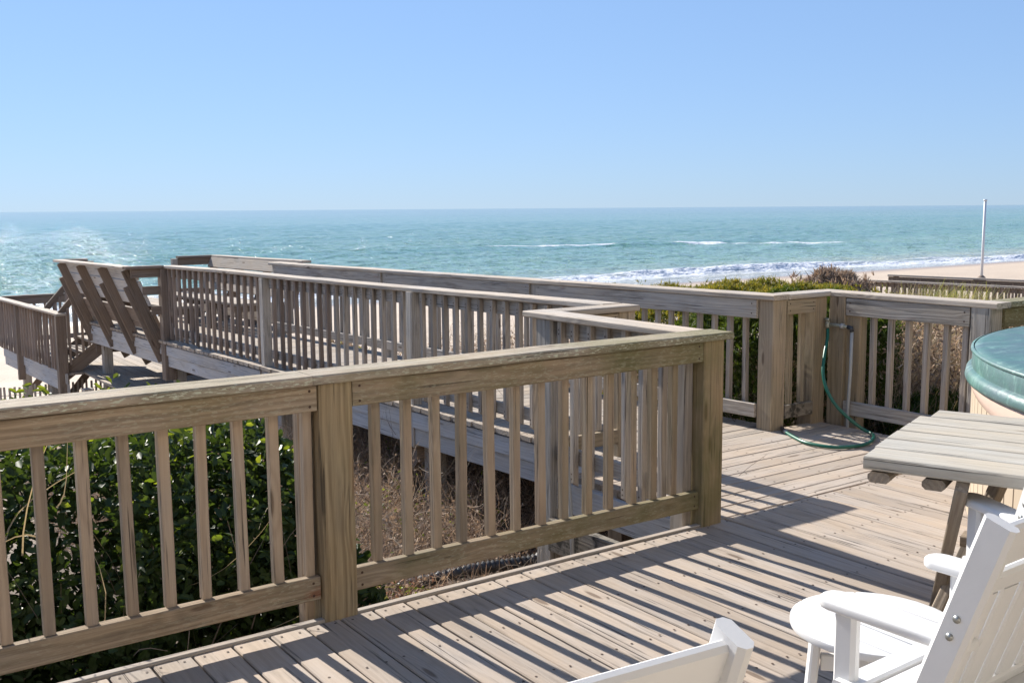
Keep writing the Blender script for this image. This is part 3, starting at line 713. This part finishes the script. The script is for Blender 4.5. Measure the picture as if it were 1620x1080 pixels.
# ------------------------------------------------------------------ hot tub
m, n, b = newmat('marbled_green_vinyl'); N = NB(n); tc = N.node('ShaderNodeTexCoord')
wv_ = N.noise(N.mapping(tc.outputs['Object'], (1, 1, 1)), 1.6, 6, .7, 1.4)
c = N.mix(N.ramp(wv_, [(.38, 0.0), (.62, 1.0)]), (.07, .118, .13), (.06, .15, .13))
c = N.mix(N.math('MULTIPLY', N.ramp(N.noise(tc.outputs['Object'], 4.5, 6, .75, 2.5), [(.52, 0.0), (.66, 1.0)]), .55), c, (.20, .34, .30))
n.links.new(c, b.inputs['Base Color']); b.inputs['Roughness'].default_value = .42
n.links.new(N.bump(N.noise(tc.outputs['Object'], 9, 4, .6), .006), b.inputs['Normal'])
M['vinyl'] = m
M['acryl'] = plain('beige_acrylic_lip', (.56, .42, .35), .3, .5, nz=.12, nzs=3)
M['tubslat'] = plain('beige_panel_slat', (.42, .345, .26), .55, .3, nz=.05, nzs=8)
TC = Vector((6.23, 1.185, -.025)); TR = 2.17
def lathe(name, prof, mat, parent, n=128):
    vs, fs = [], []
    for k in range(n):
        a = 2*math.pi*k/n
        for (r_, z) in prof: vs.append((r_*math.cos(a), r_*math.sin(a), z))
    p = len(prof)
    for k in range(n):
        for j in range(p-1):
            a, b_ = k*p+j, ((k+1) % n)*p+j
            fs.append((a, b_, b_+1, a+1))
    o = mesh_np(name, vs, fs, mat, None, smooth=True); o.matrix_basis = Matrix.Identity(4); o.parent = parent
    return o
tub = thing('hot_tub', 'big round hot tub with marbled green vinyl cover and beige slatted side', 'hot tub', TC)
lathe('cover', [(0.0, .925), (TR-.35, .912), (TR-.05, .90), (TR-.012, .893), (TR, .875), (TR+.002, .80), (TR+.004, .762)], M['vinyl'], tub)
lathe('cover_welt', [(TR-.004, .893), (TR+.008, .888), (TR+.010, .878), (TR+.002, .872)], M['vinyl'], tub)
lathe('cover_skirt', [(TR-.02, .80), (TR+.012, .790), (TR+.028, .775), (TR+.034, .745), (TR+.028, .728), (TR+.004, .724)], M['vinyl'], tub)
def lipz(a): return .722-.17*abs(math.sin(2*(a-R(120))))
vs, fs = [], []
for k in range(192):
    a = 2*math.pi*k/192; zb = lipz(a)
    for (r_, f) in ((TR-.03, 0), (TR+.004, .0), (TR+.010, .15), (TR+.012, .5), (TR+.004, .85), (TR-.02, 1.0)):
        vs.append((r_*math.cos(a), r_*math.sin(a), .735+(zb-.735)*f))
for k in range(192):
    for j in range(5): fs.append((k*6+j, ((k+1) % 192)*6+j, ((k+1) % 192)*6+j+1, k*6+j+1))
lo_ = mesh_np('shell_lip', vs, fs, M['acryl'], None, smooth=True); lo_.parent = tub; lo_.matrix_basis = Matrix.Identity(4)
ns = 150
for k in range(ns):
    a = 2*math.pi*k/ns; rr_ = TR-.012; dw = 2*math.pi*rr_/ns-.005
    c_, s__ = math.cos(a), math.sin(a)
    p = TC+Vector((c_*rr_, s__*rr_, 0))
    board('slat', p+Vector((0, 0, .03)), p+Vector((0, 0, round(lipz(a)+.012, 2))), dw, .016, M['tubslat'], tub, up=(c_, s__, 0), segs=1, jit=0, bev=.003)
lathe('side_backing', [(TR-.03, .0), (TR-.03, .72)], plain('dark_backing', (.08, .06, .045), .8), tub)

# ------------------------------------------------------------------ garden hose and tap
tp = thing('water_tap', 'tarnished tap on the corner post with a white pipe running down beside it', 'tap', (6.27, 4.86, .72))
tube('pipe', [(6.255, 4.868, .738), (6.265, 4.80, .738), (6.268, 4.69, .732)], .012, M['galv'], tp, 10)
tube('tap_body', [(6.262, 4.87, .705), (6.258, 4.868, .73), (6.25, 4.866, .77)], .018, M['galv'], tp, 10, radf=lambda i: (.014, .022, .013)[i])
tube('handle', [(6.24, 4.845, .775), (6.245, 4.885, .775)], .012, M['galv'], tp, 8)
tube('coupling', [(6.266, 4.76, .737), (6.267, 4.735, .7355)], .019, M['pvc'], tp, 10)
tube('elbow', [(6.268, 4.70, .732), (6.269, 4.672, .728), (6.271, 4.666, .70)], .017, M['hosedark'], tp, 10)
tube('supply_pipe', [(6.271, 4.666, .70), (6.272, 4.668, .4), (6.275, 4.68, .18), (6.275, 4.68, -.6)], .012, M['pvc'], tp, 10)
ho = thing('garden_hose', 'green garden hose hanging from the tap and looping over the planks', 'hose', (5.9, 4.5, 0))
hp = [(6.25, 4.862, .705), (6.21, 4.832, .64), (6.115, 4.78, .52), (6.05, 4.735, .41), (6.03, 4.68, .30), (6.04, 4.61, .20), (6.09, 4.53, .11), (6.15, 4.46, .04), (6.165, 4.405, .018), (6.10, 4.33, .016), (5.93, 4.235, .016), (5.75, 4.215, .016), (5.60, 4.29, .016), (5.57, 4.47, .016), (5.64, 4.64, .016), (5.72, 4.78, .016)]
tube('hose', smooth_path(hp, 6), .0118, M['hose'], ho, 12)
tube('hose_collar', [(5.715, 4.77, .017), (5.735, 4.80, .017)], .017, M['screw'], ho, 12)
tube('hose_end', smooth_path([(5.735, 4.80, .017), (5.775, 4.855, .018), (5.80, 4.885, .02)], 4), .014, M['hosedark'], ho, 12)

# ------------------------------------------------------------------ picnic table
T0 = Vector((2.99, 2.175, 0)); ta = math.atan2(.35, .94)
tb = thing('picnic_table', 'weathered grey plank table with one clipped corner and slanted legs beside the hot tub', 'table', T0, ta)
tM = world_of(tb)
def tw(a, b_, z): return tM @ Vector((a, -b_, z))
wd = 1.0/6
for k in range(6):
    a = (k+.5)*wd; e = (.012, .004, .002, .004, .006, .045)[k]
    board('top_plank', tw(a, e, .723), tw(a, .86, .723), wd-.0025, .046, M['table'], tb, jit=.0015, bev=.007, segs=6)
for b_ in (.06, .24, .62):
    board('cleat', tw(.02, b_, .672), tw(.97, b_, .680), .075, .038, M['tableleg'], tb, bev=.012, segs=2)
for b_, b2 in ((.33, .13), (.68, .80)):
    board('leg', tw(.04, b_, .70), tw(.66, b2, .0), .10, .042, M['tableleg'], tb, up=(.35, -.94, 0), segs=3, jit=.001)
    board('leg', tw(.94, b_+.045, .70), tw(.32, b2+.045, .0), .10, .042, M['tableleg'], tb, up=(.35, -.94, 0), segs=3, jit=.001)
board('stretcher', tw(.5, .25, .36), tw(.5, .72, .36), .09, .04, M['tableleg'], tb, segs=1)

# ------------------------------------------------------------------ white chairs and side table
def chair(loc, rz, label):
    t = thing('patio_chair', label, 'chair', loc, rz, 'white plastic patio chairs')
    Mx = world_of(t); L = lambda x, y, z: Mx @ Vector((x, y, z)); W_ = M['white']
    ux = (Mx.to_3x3() @ Vector((1, 0, 0))); uy = (Mx.to_3x3() @ Vector((0, 1, 0)))
    def bd(nm, a, b_, w_, t_, up, **k): return board(nm, L(*a), L(*b_), w_, t_, W_, t, up=up, segs=k.pop('segs', 1), jit=0, bev=k.pop('bev', .006), **k)
    by = lambda z: -.09-(z-.60)*.34     # back line: y at height z
    for s in (-1, 1):
        bd('stile', (s*.255, by(.30), .30), (s*.255, by(.938), .938), .075, .034, ux, bev=.010)
        bd('front_leg', ((.262 if s > 0 else -.20), .165 if s > 0 else .20, .0), ((.262 if s > 0 else -.20), .165 if s > 0 else .20, .60), .062, .036, ux, bev=.010)
        bd('rear_leg', (s*.225, by(.42)+.05, .42), (s*.225, -.20, .0), .085, .034, ux, bev=.010)
        ol = [(-.042, -.10), (.042, -.10), (.045, .255), (.040, .275), (.026, .292), (0, .298), (-.026, .292), (-.040, .275), (-.045, .255)]
        if s > 0: pass
        slab('arm', ol, .602, .632, W_, t, M=Mx @ Matrix.Translation(((.268 if s > 0 else -.198), -.02, 0)), bev=.011, bsegs=4)
        bd('side_rail', (s*.24, by(.36), .37), (s*.24, .19, .38), .08, .03, ux)
        for zz in (.66, .705):
            o = tube('screw_cap', [L(s*.273, by(zz), zz), L(s*.2765, by(zz), zz)], .009, M['screw'], t, 10)
    bn = (Mx.to_3x3() @ Vector((0, 1, .38))).normalized()
    bd('crest_rail', (-.238, by(.872), .872), (.238, by(.872), .872), .115, .026, bn, bev=.010)
    bd('lumbar_rail', (-.238, by(.775), .775), (.238, by(.775), .775), .055, .026, bn, bev=.009)
    bd('back_rail', (-.238, by(.43), .43), (.238, by(.43), .43), .06, .026, bn)
    for k in range(5):
        x = -.18+.09*k
        bd('back_slat', (x, by(.46)+.0, .46), (x, by(.748), .748), .072, .020, bn)
    for k in range(5):
        y = -.12+.075*k
        bd('seat_slat', (-.238, y, .405+.004*k), (.238, y, .405+.004*k), .066, .022, (0, 0, 1))
    return t
chair((2.305, 1.35, 0), R(1.5), 'white slatted chair in the bottom right corner, two screw caps on its back post')
chair((3.305, 1.60, 0), R(-24), 'white chair pushed partly beneath the weathered grey table')
chair((.94, 1.30, 0), R(-5), 'white chair at the bottom edge with only its back top in view')

sdt = thing('side_table', 'small round white slatted table in front of the chair with screw caps', 'table', (2.555, 1.785, 0), R(-2))
Rr = .243; zt = .385; sM = world_of(sdt)
nb = 5; bw = 2*Rr/nb
for k in range(nb):
    x0 = -Rr+k*bw+.002; x1 = -Rr+(k+1)*bw-.002
    xs_ = np.linspace(x0, x1, 9)
    yy = np.sqrt(np.maximum(Rr**2-xs_**2, 1e-5))
    ol = [(x, -y) for x, y in zip(xs_, yy)]+[(x, y) for x, y in zip(xs_[::-1], yy[::-1])]
    slab('top_slat', ol, zt-.024, zt, M['white'], sdt, bev=.005, bsegs=2)
for a in (45, 135, 225, 315):
    x, y = .165*math.cos(R(a)), .165*math.sin(R(a))
    board('leg', sM @ Vector((x, y, zt-.024)), sM @ Vector((x*1.15, y*1.15, 0)), .07, .028, M['white'], sdt, up=(math.cos(R(a)), math.sin(R(a)), 0), segs=1, jit=0, bev=.006)
for s in (0, 1):
    a = R(45+90*s)
    board('cross_bar', sM @ Vector((-.15*math.cos(a), -.15*math.sin(a), .30-.051*s)), sM @ Vector((.15*math.cos(a), .15*math.sin(a), .30-.051*s)), .05, .024, M['white'], sdt, up=(-math.sin(a), math.cos(a), 0), segs=1, jit=0)

# ------------------------------------------------------------------ pipes under the corner
pv = tube('standpipe', [(3.665, 4.69, .45), (3.662, 4.66, .1), (3.65, 4.62, -.1), (3.61, 4.50, -1.1)], .013, M['pvc']); tag(pv, 'thin white plastic pipe rising beside the tall silver grey post', 'pipe')
cp = smooth_path([(3.20, 5.95, -.93), (3.45, 5.82, -.87), (3.603, 5.75, -.844), (3.751, 5.70, -.828), (3.90, 5.65, -.825), (4.078, 5.60, -.820), (4.205, 5.55, -.776), (4.294, 5.50, -.705), (4.377, 5.46, -.60), (4.45, 5.42, -.48)], 14)
dp = tube('drain_pipe', cp, .05, M['blackpipe'], None, 14, radf=lambda i: .046 if i % 3 == 0 else (.040 if i % 3 == 1 else .035)); tag(dp, 'black corrugated drain pipe curling through the brush under the walkway', 'pipe')

# ------------------------------------------------------------------ far things on the right
nw = thing('neighbour_walkway', 'distant wooden walkway rails beyond the reeds, on the way to the beach', 'walkway', (26, 14, -2))
fx = lambda y: 25.93+(14.13-y)*(-.175)*-1*-1
def fx(y): return 25.16+(18.52-y)*.175
caps = [(25.16, 18.52), (25.93, 14.13), (26.9, 8.6)]
for (xa, ya), (xb, yb) in zip(caps[:-1], caps[1:]):
    board('cap_rail', (xa, ya, -.5), (xb, yb, -.5), .15, .05, M['cap'], nw, segs=3)
    board('top_rail', (xa+.05, ya, -.60), (xb+.05, yb, -.60), .12, .04, M['brown'], nw, up=(1, 0, 0), segs=2)
    board('bottom_rail', (xa+.05, ya, -1.35), (xb+.05, yb, -1.35), .1, .04, M['brown'], nw, up=(1, 0, 0), segs=2)
board('cap_rail', (25.16, 18.52, -.5), (22.4, 17.0, -.5), .15, .05, M['cap'], nw, segs=2)
board('top_rail', (25.16, 18.48, -.6), (22.4, 16.96, -.6), .14, .04, M['grey'], nw, up=(0, 1, 0), segs=2)
for y in np.arange(8.7, 18.4, .17): board('baluster', (fx(y), y, -.52), (fx(y), y, -1.45), .05, .05, M['brown'], nw, up=(1, 0, 0), segs=1, jit=0)
for y in np.arange(8.7, 18.6, 2.4): vpost('post', fx(y), y, -3.2, -.5, .12, M['brown'], nw, segs=1)
board('far_cap_rail', (27.2, 19.0, -.47), (28.9, 9.6, -.47), .16, .05, M['cap'], nw, segs=3)
board('far_top_rail', (27.2, 19.0, -.60), (28.9, 9.6, -.60), .18, .04, M['brown'], nw, up=(1, 0, 0), segs=2)
board('far_bottom_rail', (27.2, 19.0, -1.35), (28.9, 9.6, -1.35), .1, .04, M['brown'], nw, up=(1, 0, 0), segs=2)
for y in np.arange(9.7, 19, .17): board('baluster', (28.9-(y-9.6)*.181, y, -.55), (28.9-(y-9.6)*.181, y, -1.45), .05, .05, M['brown'], nw, up=(1, 0, 0), segs=1, jit=0)
for y in np.arange(9.6, 19.2, 2.3): vpost('post', 28.95-(y-9.6)*.181, y, -3.2, -.47, .12, M['brown'], nw, segs=1)
for k in range(60):
    y = 8.7+k*.165
    board('plank', (fx(y)+.05, y, -1.5), (fx(y)+1.95, y+.05, -1.5), .155, .04, M['brown'], nw, segs=1, jit=0)

fpz = float(gz(61.2, 36.1))
fp_ = thing('marker_pole', 'tall thin white pole standing on the open beach', 'pole', (61.2, 36.1, fpz))
tube('shaft', [(61.2, 36.1, fpz-.2), (61.2, 36.1, 1.85)], .08, M['pole'], fp_, 10)
tube('collar', [(61.2, 36.1, fpz-.1), (61.2, 36.1, fpz+.30), (61.2, 36.1, fpz+.42)], .22, M['brown'], fp_, 10, radf=lambda i: (.3, .24, .12)[i])
tube('finial', [(61.2, 36.1, 1.85), (61.2, 36.1, 1.95)], .11, M['pole'], fp_, 8)

# ------------------------------------------------------------------ vegetation
RS = np.random.RandomState(11)
def rot_frames(n, nrm=None, spread=1.0):
    d = RS.normal(size=(n, 3)); d /= np.linalg.norm(d, axis=1)[:, None]
    if nrm is not None: d = d*spread+nrm; d /= np.linalg.norm(d, axis=1)[:, None]
    t = RS.normal(size=(n, 3)); t -= d*(t*d).sum(1)[:, None]; t /= np.linalg.norm(t, axis=1)[:, None]
    return d, t, np.cross(d, t)
def leaves(name, pts, size, mat, parent=None, nrm=None, spread=1.0, width=.5, upbias=0):
    """cupped oval leaves, 4 triangles-ish each (two quads folded on the midrib)"""
    n = len(pts); d, t, s = rot_frames(n, nrm, spread)
    if upbias:
        t = t+np.array([0, 0, upbias]); t -= d*(t*d).sum(1)[:, None]; t /= np.linalg.norm(t, axis=1)[:, None]; s = np.cross(d, t)
    sz = (size*RS.uniform(.6, 1.25, n))[:, None]; w_ = sz*width
    P0 = pts; P1 = pts+t*sz*.45+s*w_*.5+d*sz*.08; P2 = pts+t*sz*.9+s*w_*.36+d*sz*.05; P3 = pts+t*sz*1.05-d*sz*.06
    P4 = pts+t*sz*.9-s*w_*.36+d*sz*.05; P5 = pts+t*sz*.45-s*w_*.5+d*sz*.08; 
    V = np.stack([P0, P1, P2, P3, P4, P5], 1).reshape(-1, 3); b0 = (np.arange(n)*6)[:, None]
    F = np.concatenate([b0+np.array([0, 1, 2, 3]), b0+np.array([0, 3, 4, 5])], 0)
    # keep the two halves of a leaf adjacent
    return mesh_np(name, V, F, mat, parent, smooth=False)
def blades(name, base, direc, length, wid, mat, parent=None, bend=.3, seg=3):
    """thin bent strips: twigs, stems, grass"""
    n = len(base); d = direc/np.linalg.norm(direc, axis=1)[:, None]
    side = RS.normal(size=(n, 3)); side -= d*(side*d).sum(1)[:, None]; side /= np.linalg.norm(side, axis=1)[:, None]
    bd = np.cross(d, side); L_ = length[:, None] if hasattr(length, '__len__') else np.full((n, 1), length)
    kink = RS.normal(size=(n, 3))*.25
    rows = []
    for k in range(seg+1):
        f = k/seg; c_ = base+d*L_*f+bd*L_*bend*f*f+(kink*L_*.35*math.sin(f*3.14) if 0 < k < seg else 0)
        w_ = wid*(1-.75*f); rows += [c_-side*w_, c_+side*w_]
    V = np.stack(rows, 1).reshape(-1, 3); m_ = 2*(seg+1); b0 = (np.arange(n)*m_)[:, None]
    F = np.concatenate([b0+np.array([2*k, 2*k+1, 2*k+3, 2*k+2]) for k in range(seg)], 0)
    return mesh_np(name, V, F, mat, parent)
def stuff_child(o, parent):
    o.parent = parent; o.matrix_basis = world_of(parent).inverted(); o['kind'] = 'stuff'; return o

# hedge of rounded leathery leaves behind the near railing
hd = thing('hedge', 'dense glossy green hedge with rounded leaves behind the near railing', 'hedge', (.6, 5.3, -1))
def hedge_top(x, y):
    t = np.minimum(.60-.055*(y-5.0), .60*(y-3.6)-.10)+.05*np.sin(x*3.1+1)+.04*np.sin(y*4+x*2)+.03*np.sin(x*7.3)
    t = t-np.clip((x-1.7)/.45, 0, 1)**2*.5
    return t-np.clip((y-6.6)/1.2, 0, 1)**2*.6
def hedge_pts(n, kind):
    x = RS.uniform(-1.7, 2.12, n)
    if kind == 'face':
        y = 4.02+np.abs(RS.normal(0, .16, n))+.10*np.sin(x*5.2)+.06*np.sin(x*11); z = -1.0+(hedge_top(x, y)+1.0)*RS.beta(1.25, .9, n)
        y = np.maximum(y, 3.78+(z+.12)/.60)
    elif kind == 'top':
        y = RS.uniform(4.1, 7.8, n); z = hedge_top(x, y)-np.abs(RS.normal(0, .07, n))
    elif kind == 'end':
        y = RS.uniform(4.1, 7.6, n); x = 2.05-np.abs(RS.normal(0, .12, n))+.08*np.sin(y*5); z = -1.0+(hedge_top(x, y)+1.0)*RS.uniform(0, 1, n)
    else:
        z = RS.uniform(-.95, .5, n); y = np.maximum(4.1, 3.85+(z+.12)/.60)+RS.exponential(.22, n); z = np.minimum(z, hedge_top(x, y)-.03)
    return np.stack([x, y, z], 1)
pf = hedge_pts(17000, 'face')
lo = pf[:, 2] < -.45; pf = pf[~(lo & (RS.rand(len(pf)) < .72))]
o = leaves('foliage', pf, .048, M['hedge'], None, np.array([[0, -.55, .45]]), .75, .52, .6); stuff_child(o, hd)
o = leaves('young_foliage', hedge_pts(1400, 'top')+np.array([[0, 0, .03]]), .048, M['hedgetip'], None, np.array([[0, -.1, .8]]), .8, .52, .7); stuff_child(o, hd)
o = leaves('foliage', np.concatenate([hedge_pts(9000, 'top'), hedge_pts(9000, 'top')-np.array([[0, 0, .10]])-np.abs(RS.normal(0, .1, (9000, 1)))*np.array([[0, 0, 1]])]), .052, M['hedge'], None, np.array([[0, -.1, .8]]), .8, .52, .7); stuff_child(o, hd)
o = leaves('foliage', np.concatenate([hedge_pts(5000, 'end'), hedge_pts(20000, 'in')]), .066, M['hedge'], None, np.array([[.4, -.1, .4]]), .9, .52, .5); stuff_child(o, hd)
# single sprigs standing proud of the top, and the 300 leaves that show largest, one object each
lv_me = None
cand = np.concatenate([hedge_pts(190, 'face'), hedge_pts(80, 'top')]); cand[:190, 1] -= .05; cand[:, 0] = RS.uniform(-.25, 1.85, len(cand)); cand[190:, 1] = RS.uniform(4.5, 5.6, 80); cand[190:, 2] = hedge_top(cand[190:, 0], cand[190:, 1])+.02
spr = np.array([(1.04, 6.4, .56), (1.10, 6.4, .575), (1.16, 6.45, .565), (1.22, 6.4, .55), (1.50, 6.4, .545), (1.56, 6.45, .55), (1.9, 6.3, .52)])
spr = np.repeat(spr, 4, 0)+RS.normal(0, .022, (28, 3)); cand = np.concatenate([cand, spr])
for i, p in enumerate(cand):
    if lv_me is None:
        vs = [(0, 0, 0), (.45, .26, .08), (.9, .19, .05), (1.05, 0, -.06), (.9, -.19, .05), (.45, -.26, .08)]
        lv_me = bpy.data.meshes.new('leaf'); lv_me.from_pydata(vs, [], [(0, 1, 2, 3), (0, 3, 4, 5)]); lv_me.materials.append(M['hedge'])
        lv2 = lv_me.copy(); lv2.materials.clear(); lv2.materials.append(M['hedgetip'])
    o = bpy.data.objects.new('leaf', lv2 if (p[2] > .42 or RS.rand() < .12) else lv_me)
    nn_ = Vector((RS.normal(0, .5), -.5+RS.normal(0, .4), .6+RS.normal(0, .3))).normalized()
    q = nn_.to_track_quat('Z', 'Y').to_matrix().to_4x4() @ Matrix.Rotation(RS.uniform(0, 6.28), 4, 'Z')
    place(o, Matrix.Translation(p) @ q @ Matrix.Scale(.058*RS.uniform(.75, 1.2), 4), hd)
n_ = 1500
base = np.stack([RS.uniform(-1.6, 1.95, n_), RS.uniform(4.0, 5.2, n_), RS.uniform(-1.0, -.1, n_)], 1)
o = blades('branches', base, RS.normal(size=(n_, 3))*.7+np.array([0, 0, .5]), RS.uniform(.15, .55, n_), .0035, M['twig'], None, .4, 4); stuff_child(o, hd)
n_ = 90
base = np.stack([RS.uniform(-1.6, 1.95, n_), RS.uniform(4.05, 4.5, n_), RS.uniform(-.9, .45, n_)], 1)
o = blades('bare_twigs', base, RS.normal(size=(n_, 3))+np.array([0, -.2, .3]), RS.uniform(.2, .5, n_), .004, M['drygrass'], None, .5, 5); stuff_child(o, hd)

def scatter(xr, yr, n, mask=None):
    x = RS.uniform(*xr, n); y = RS.uniform(*yr, n)
    if mask is not None: k = mask(x, y); x, y = x[k], y[k]
    return x, y
def clump(x, y): return .45+1.35*np.clip(.5+.5*hash_noise(x+3, y*1.2, 2.6)+.25*hash_noise(y, x, 6.0), 0, 1)
# dead brush filling the hollow under and beside the walkway
def brush(name, label, xr, yr, n, hmax, mats, mask=None, wid=.003, leafn=0, leafm='dry', lsz=.03):
    x, y = scatter(xr, yr, n, mask); z = gz(x, y)+RS.beta(1, 2.2, len(x))*hmax*clump(x, y)
    d = RS.normal(size=(len(x), 3))+np.array([0, 0, .9])
    o = blades(name, np.stack([x, y, z], 1), d, RS.uniform(.08, .38, len(x)), wid, M[mats], None, .6, 4); tag(o, label, kind='stuff')
    if leafn:
        x, y = scatter(xr, yr, leafn, mask); z = gz(x, y)+RS.beta(1, 1.2, len(x))*hmax*clump(x, y)
        o = leaves(name, np.stack([x, y, z], 1), lsz, M[leafm], None, None, 1, .55); tag(o, label.replace('twigs', 'leaves'), kind='stuff')
hollow = lambda x, y: (y > 3.75) & ~((x < 2.0) & (y < 7.6)) & ~((np.hypot((x-3.75)/.8, (y-5.2)/.65) < 1) & (RS.rand(len(x)) < .75))
brush('dry_brush', 'tangled dead brown twigs under and beside the walkway', (1.6, 10), (3.8, 12), 60000, .40, 'dry', hollow, .0024, 60000, 'dry', .028)
brush('green_undergrowth', 'patches of low green leaves among the dead brush', (2.2, 9), (4.2, 11), 600, .3, 'greengrass', lambda x, y: hollow(x, y) & (hash_noise(x*1.3, y+5, 1.9) > .22), .0025, 18000, 'hedgetip', .036)
brush('grey_twigs', 'fine grey twigs above the dead brush', (1.6, 6.5), (3.9, 10), 7000, .65, 'twig', hollow, .0024)
brush('dead_leaves', 'reddish dead leaves and twigs close to the deck edge', (1.9, 4.2), (3.8, 5.6), 3000, .26, 'redleaf', hollow, .002, 12000, 'redleaf', .030)
brush('leaf_litter', 'dark twigs and litter below the hedge', (-2, 2.2), (3.7, 5.0), 9000, .34, 'twig', None, .0024, 4500, 'redleaf', .03)
brush('ground_cover', 'low green leaves growing in the dead twigs', (1.9, 3.4), (3.8, 5.4), 100, .12, 'greengrass', hollow, .002, 1500, 'hedge', .045)
brush('dune_scrub', 'sparse dry scrub twigs over the dune', (-6, 30), (9, 26), 16000, .35, 'drygrass', lambda x, y: (np.sin(x*.8+1)+np.sin(y*.9+x*.4)+RS.normal(0, .35, len(x)) > .75) & (y > 9+np.abs(x-4)*.1), .006, 12000, 'dry', .05)

def bush(name, label, cat, c0, rx, ry, z0, z1, n, mat, size, mat2=None, flat=.5, needles=True, dens=1.0):
    t = thing(name, label, cat, (c0[0], c0[1], float(gz(*c0))))
    nl_ = 26
    lob = np.stack([RS.uniform(-.8, .8, nl_), RS.uniform(-.8, .8, nl_)], 1)
    def pts(n):
        a = RS.uniform(0, 2*math.pi, n); r_ = np.sqrt(RS.uniform(0, 1, n))
        u = r_*np.cos(a); v = r_*np.sin(a)
        dome = (1-np.abs(r_)**3.2)
        lump = .06*np.sin(u*9+v*4+c0[0])+.05*np.sin(v*12-u*5)+.04*np.sin(u*21+v*17)
        top = z0+(z1-z0)*(flat+(1-flat)*dome)*np.clip((1-r_)*6, .25, 1)+lump*(z1-z0)*.5
        k = RS.rand(n) < .62
        zz = np.where(k, top-np.abs(RS.normal(0, .05, n)), z0+(top-z0)*RS.uniform(0, 1, n))
        rr_ = np.where(k, 1.0, .80+.2*RS.uniform(0, 1, n)/np.maximum(r_, .2)*r_)
        u = np.where(k, u, np.cos(a)*rr_*(.97+.05*np.sin(a*9)+.03*np.sin(zz*14))); v = np.where(k, v, np.sin(a)*rr_*(.97+.05*np.sin(a*9)))
        return np.stack([c0[0]+u*rx, c0[1]+v*ry, zz], 1)
    p = pts(n)
    if needles:
        cdir = RS.normal(size=(n, 3))*.55+np.array([0, 0, .8])
        base = np.repeat(p, 5, 0); dirs = np.repeat(cdir, 5, 0)+RS.normal(size=(n*5, 3))*.45
        o = blades('foliage', base, dirs, size*RS.uniform(.6, 1.2, n*5), size*.09, M[mat], None, .2, 1)
    else: o = leaves('foliage', p, size, M[mat], None, np.array([[0, 0, .4]]), 1, .5, .5)
    stuff_child(o, t)
    if mat2:
        p = pts(n//2); p[:, 2] -= .03
        base = np.repeat(p, 4, 0); o = blades('inner_foliage', base, RS.normal(size=(len(base), 3))+np.array([0, 0, .5]), size*1.2*RS.uniform(.6, 1.2, len(base)), size*.08, M[mat2], None, .2, 1); stuff_child(o, t)
    m_ = 500
    base = np.stack([c0[0]+RS.normal(0, rx*.35, m_), c0[1]+RS.normal(0, ry*.35, m_), z0+RS.uniform(0, .3, m_)], 1)
    d_ = np.stack([(base[:, 0]-c0[0])/rx, (base[:, 1]-c0[1])/ry, np.full(m_, .9)], 1)+RS.normal(size=(m_, 3))*.4
    o = blades('branches', base, d_, RS.uniform(.3, .8, m_)*(z1-z0), .008, M['twig'], None, .35, 4); stuff_child(o, t)
    return t
bush('juniper_bush', 'wide flat topped juniper bush with yellow orange tips rising above the seaward rail', 'bush', (8.35, 7.5), 1.8, 1.55, -.9, .72, 22000, 'juniper', .055, 'junipergreen', .8)
bush('green_juniper', 'green juniper seen through the pickets just right of the tap', 'bush', (6.95, 5.78), 1.1, .80, -.9, .79, 16000, 'junipergreen', .06, 'junipergreen', .8)
bush('low_juniper', 'low dark green juniper near the foot of the reeds', 'bush', (7.35, 4.6), .55, .45, -.7, .1, 4500, 'junipergreen', .06, 'junipergreen', .6)
bush('dry_bush', 'rounded bare grey brown bush against the beach, above the rail corner', 'bush', (16.9, 13.1), .95, .8, -1.5, .27, 5200, 'dry', .13, 'twig', .2)
bush('dune_shrub', 'small brown shrub on the sand seen through the walkway pickets', 'bush', (8.6, 18.2), .7, .6, -1.9, -1.0, 1500, 'dry', .12, 'greengrass', .4)

# reeds and tall dry stems behind the tap railing
def reeds(name, label, xr, yr, n, h, mat, wid=.005, bend=.25, z0=None):
    x, y = scatter(xr, yr, n); base = np.stack([x, y, gz(x, y)], 1)
    d = RS.normal(size=(len(x), 3))*.20+np.array([0, 0, 1])
    o = blades(name, base, d, RS.uniform(.45, 1, len(x))*h, wid, M[mat], None, bend, 5); return o
rt = thing('reed_clump', 'tall dry brown reeds and dead stems behind the tap railing', 'reeds', (8.4, 4.6, -1))
for o in (reeds('stems', '', (7.1, 10.2), (3.9, 6.2), 5500, 1.25, 'drygrass', .0045), reeds('dead_stems', '', (7.1, 10), (3.9, 6), 5000, 1.2, 'dry', .005, .4)): stuff_child(o, rt)
x, y = scatter((7.1, 10), (3.9, 5.8), 12000); o = leaves('dead_leaves', np.stack([x, y, -.7+RS.uniform(.1, 1.35, len(x))], 1), .05, M['dry'], None, None, 1, .3); stuff_child(o, rt)
gt = thing('grass_clump', 'pale sea oats and fresh green grass tufts above the tap railing', 'grass', (13, 9, -1.2))
for a in (((12.2, 15.2), (8.6, 9.7), 3200, .86, 'drygrass', .006, .6), ((13.6, 14.9), (8.6, 9.5), 1500, .92, 'greengrass', .006, .5)):
    o = reeds('grass_blades', '', *a); stuff_child(o, gt)
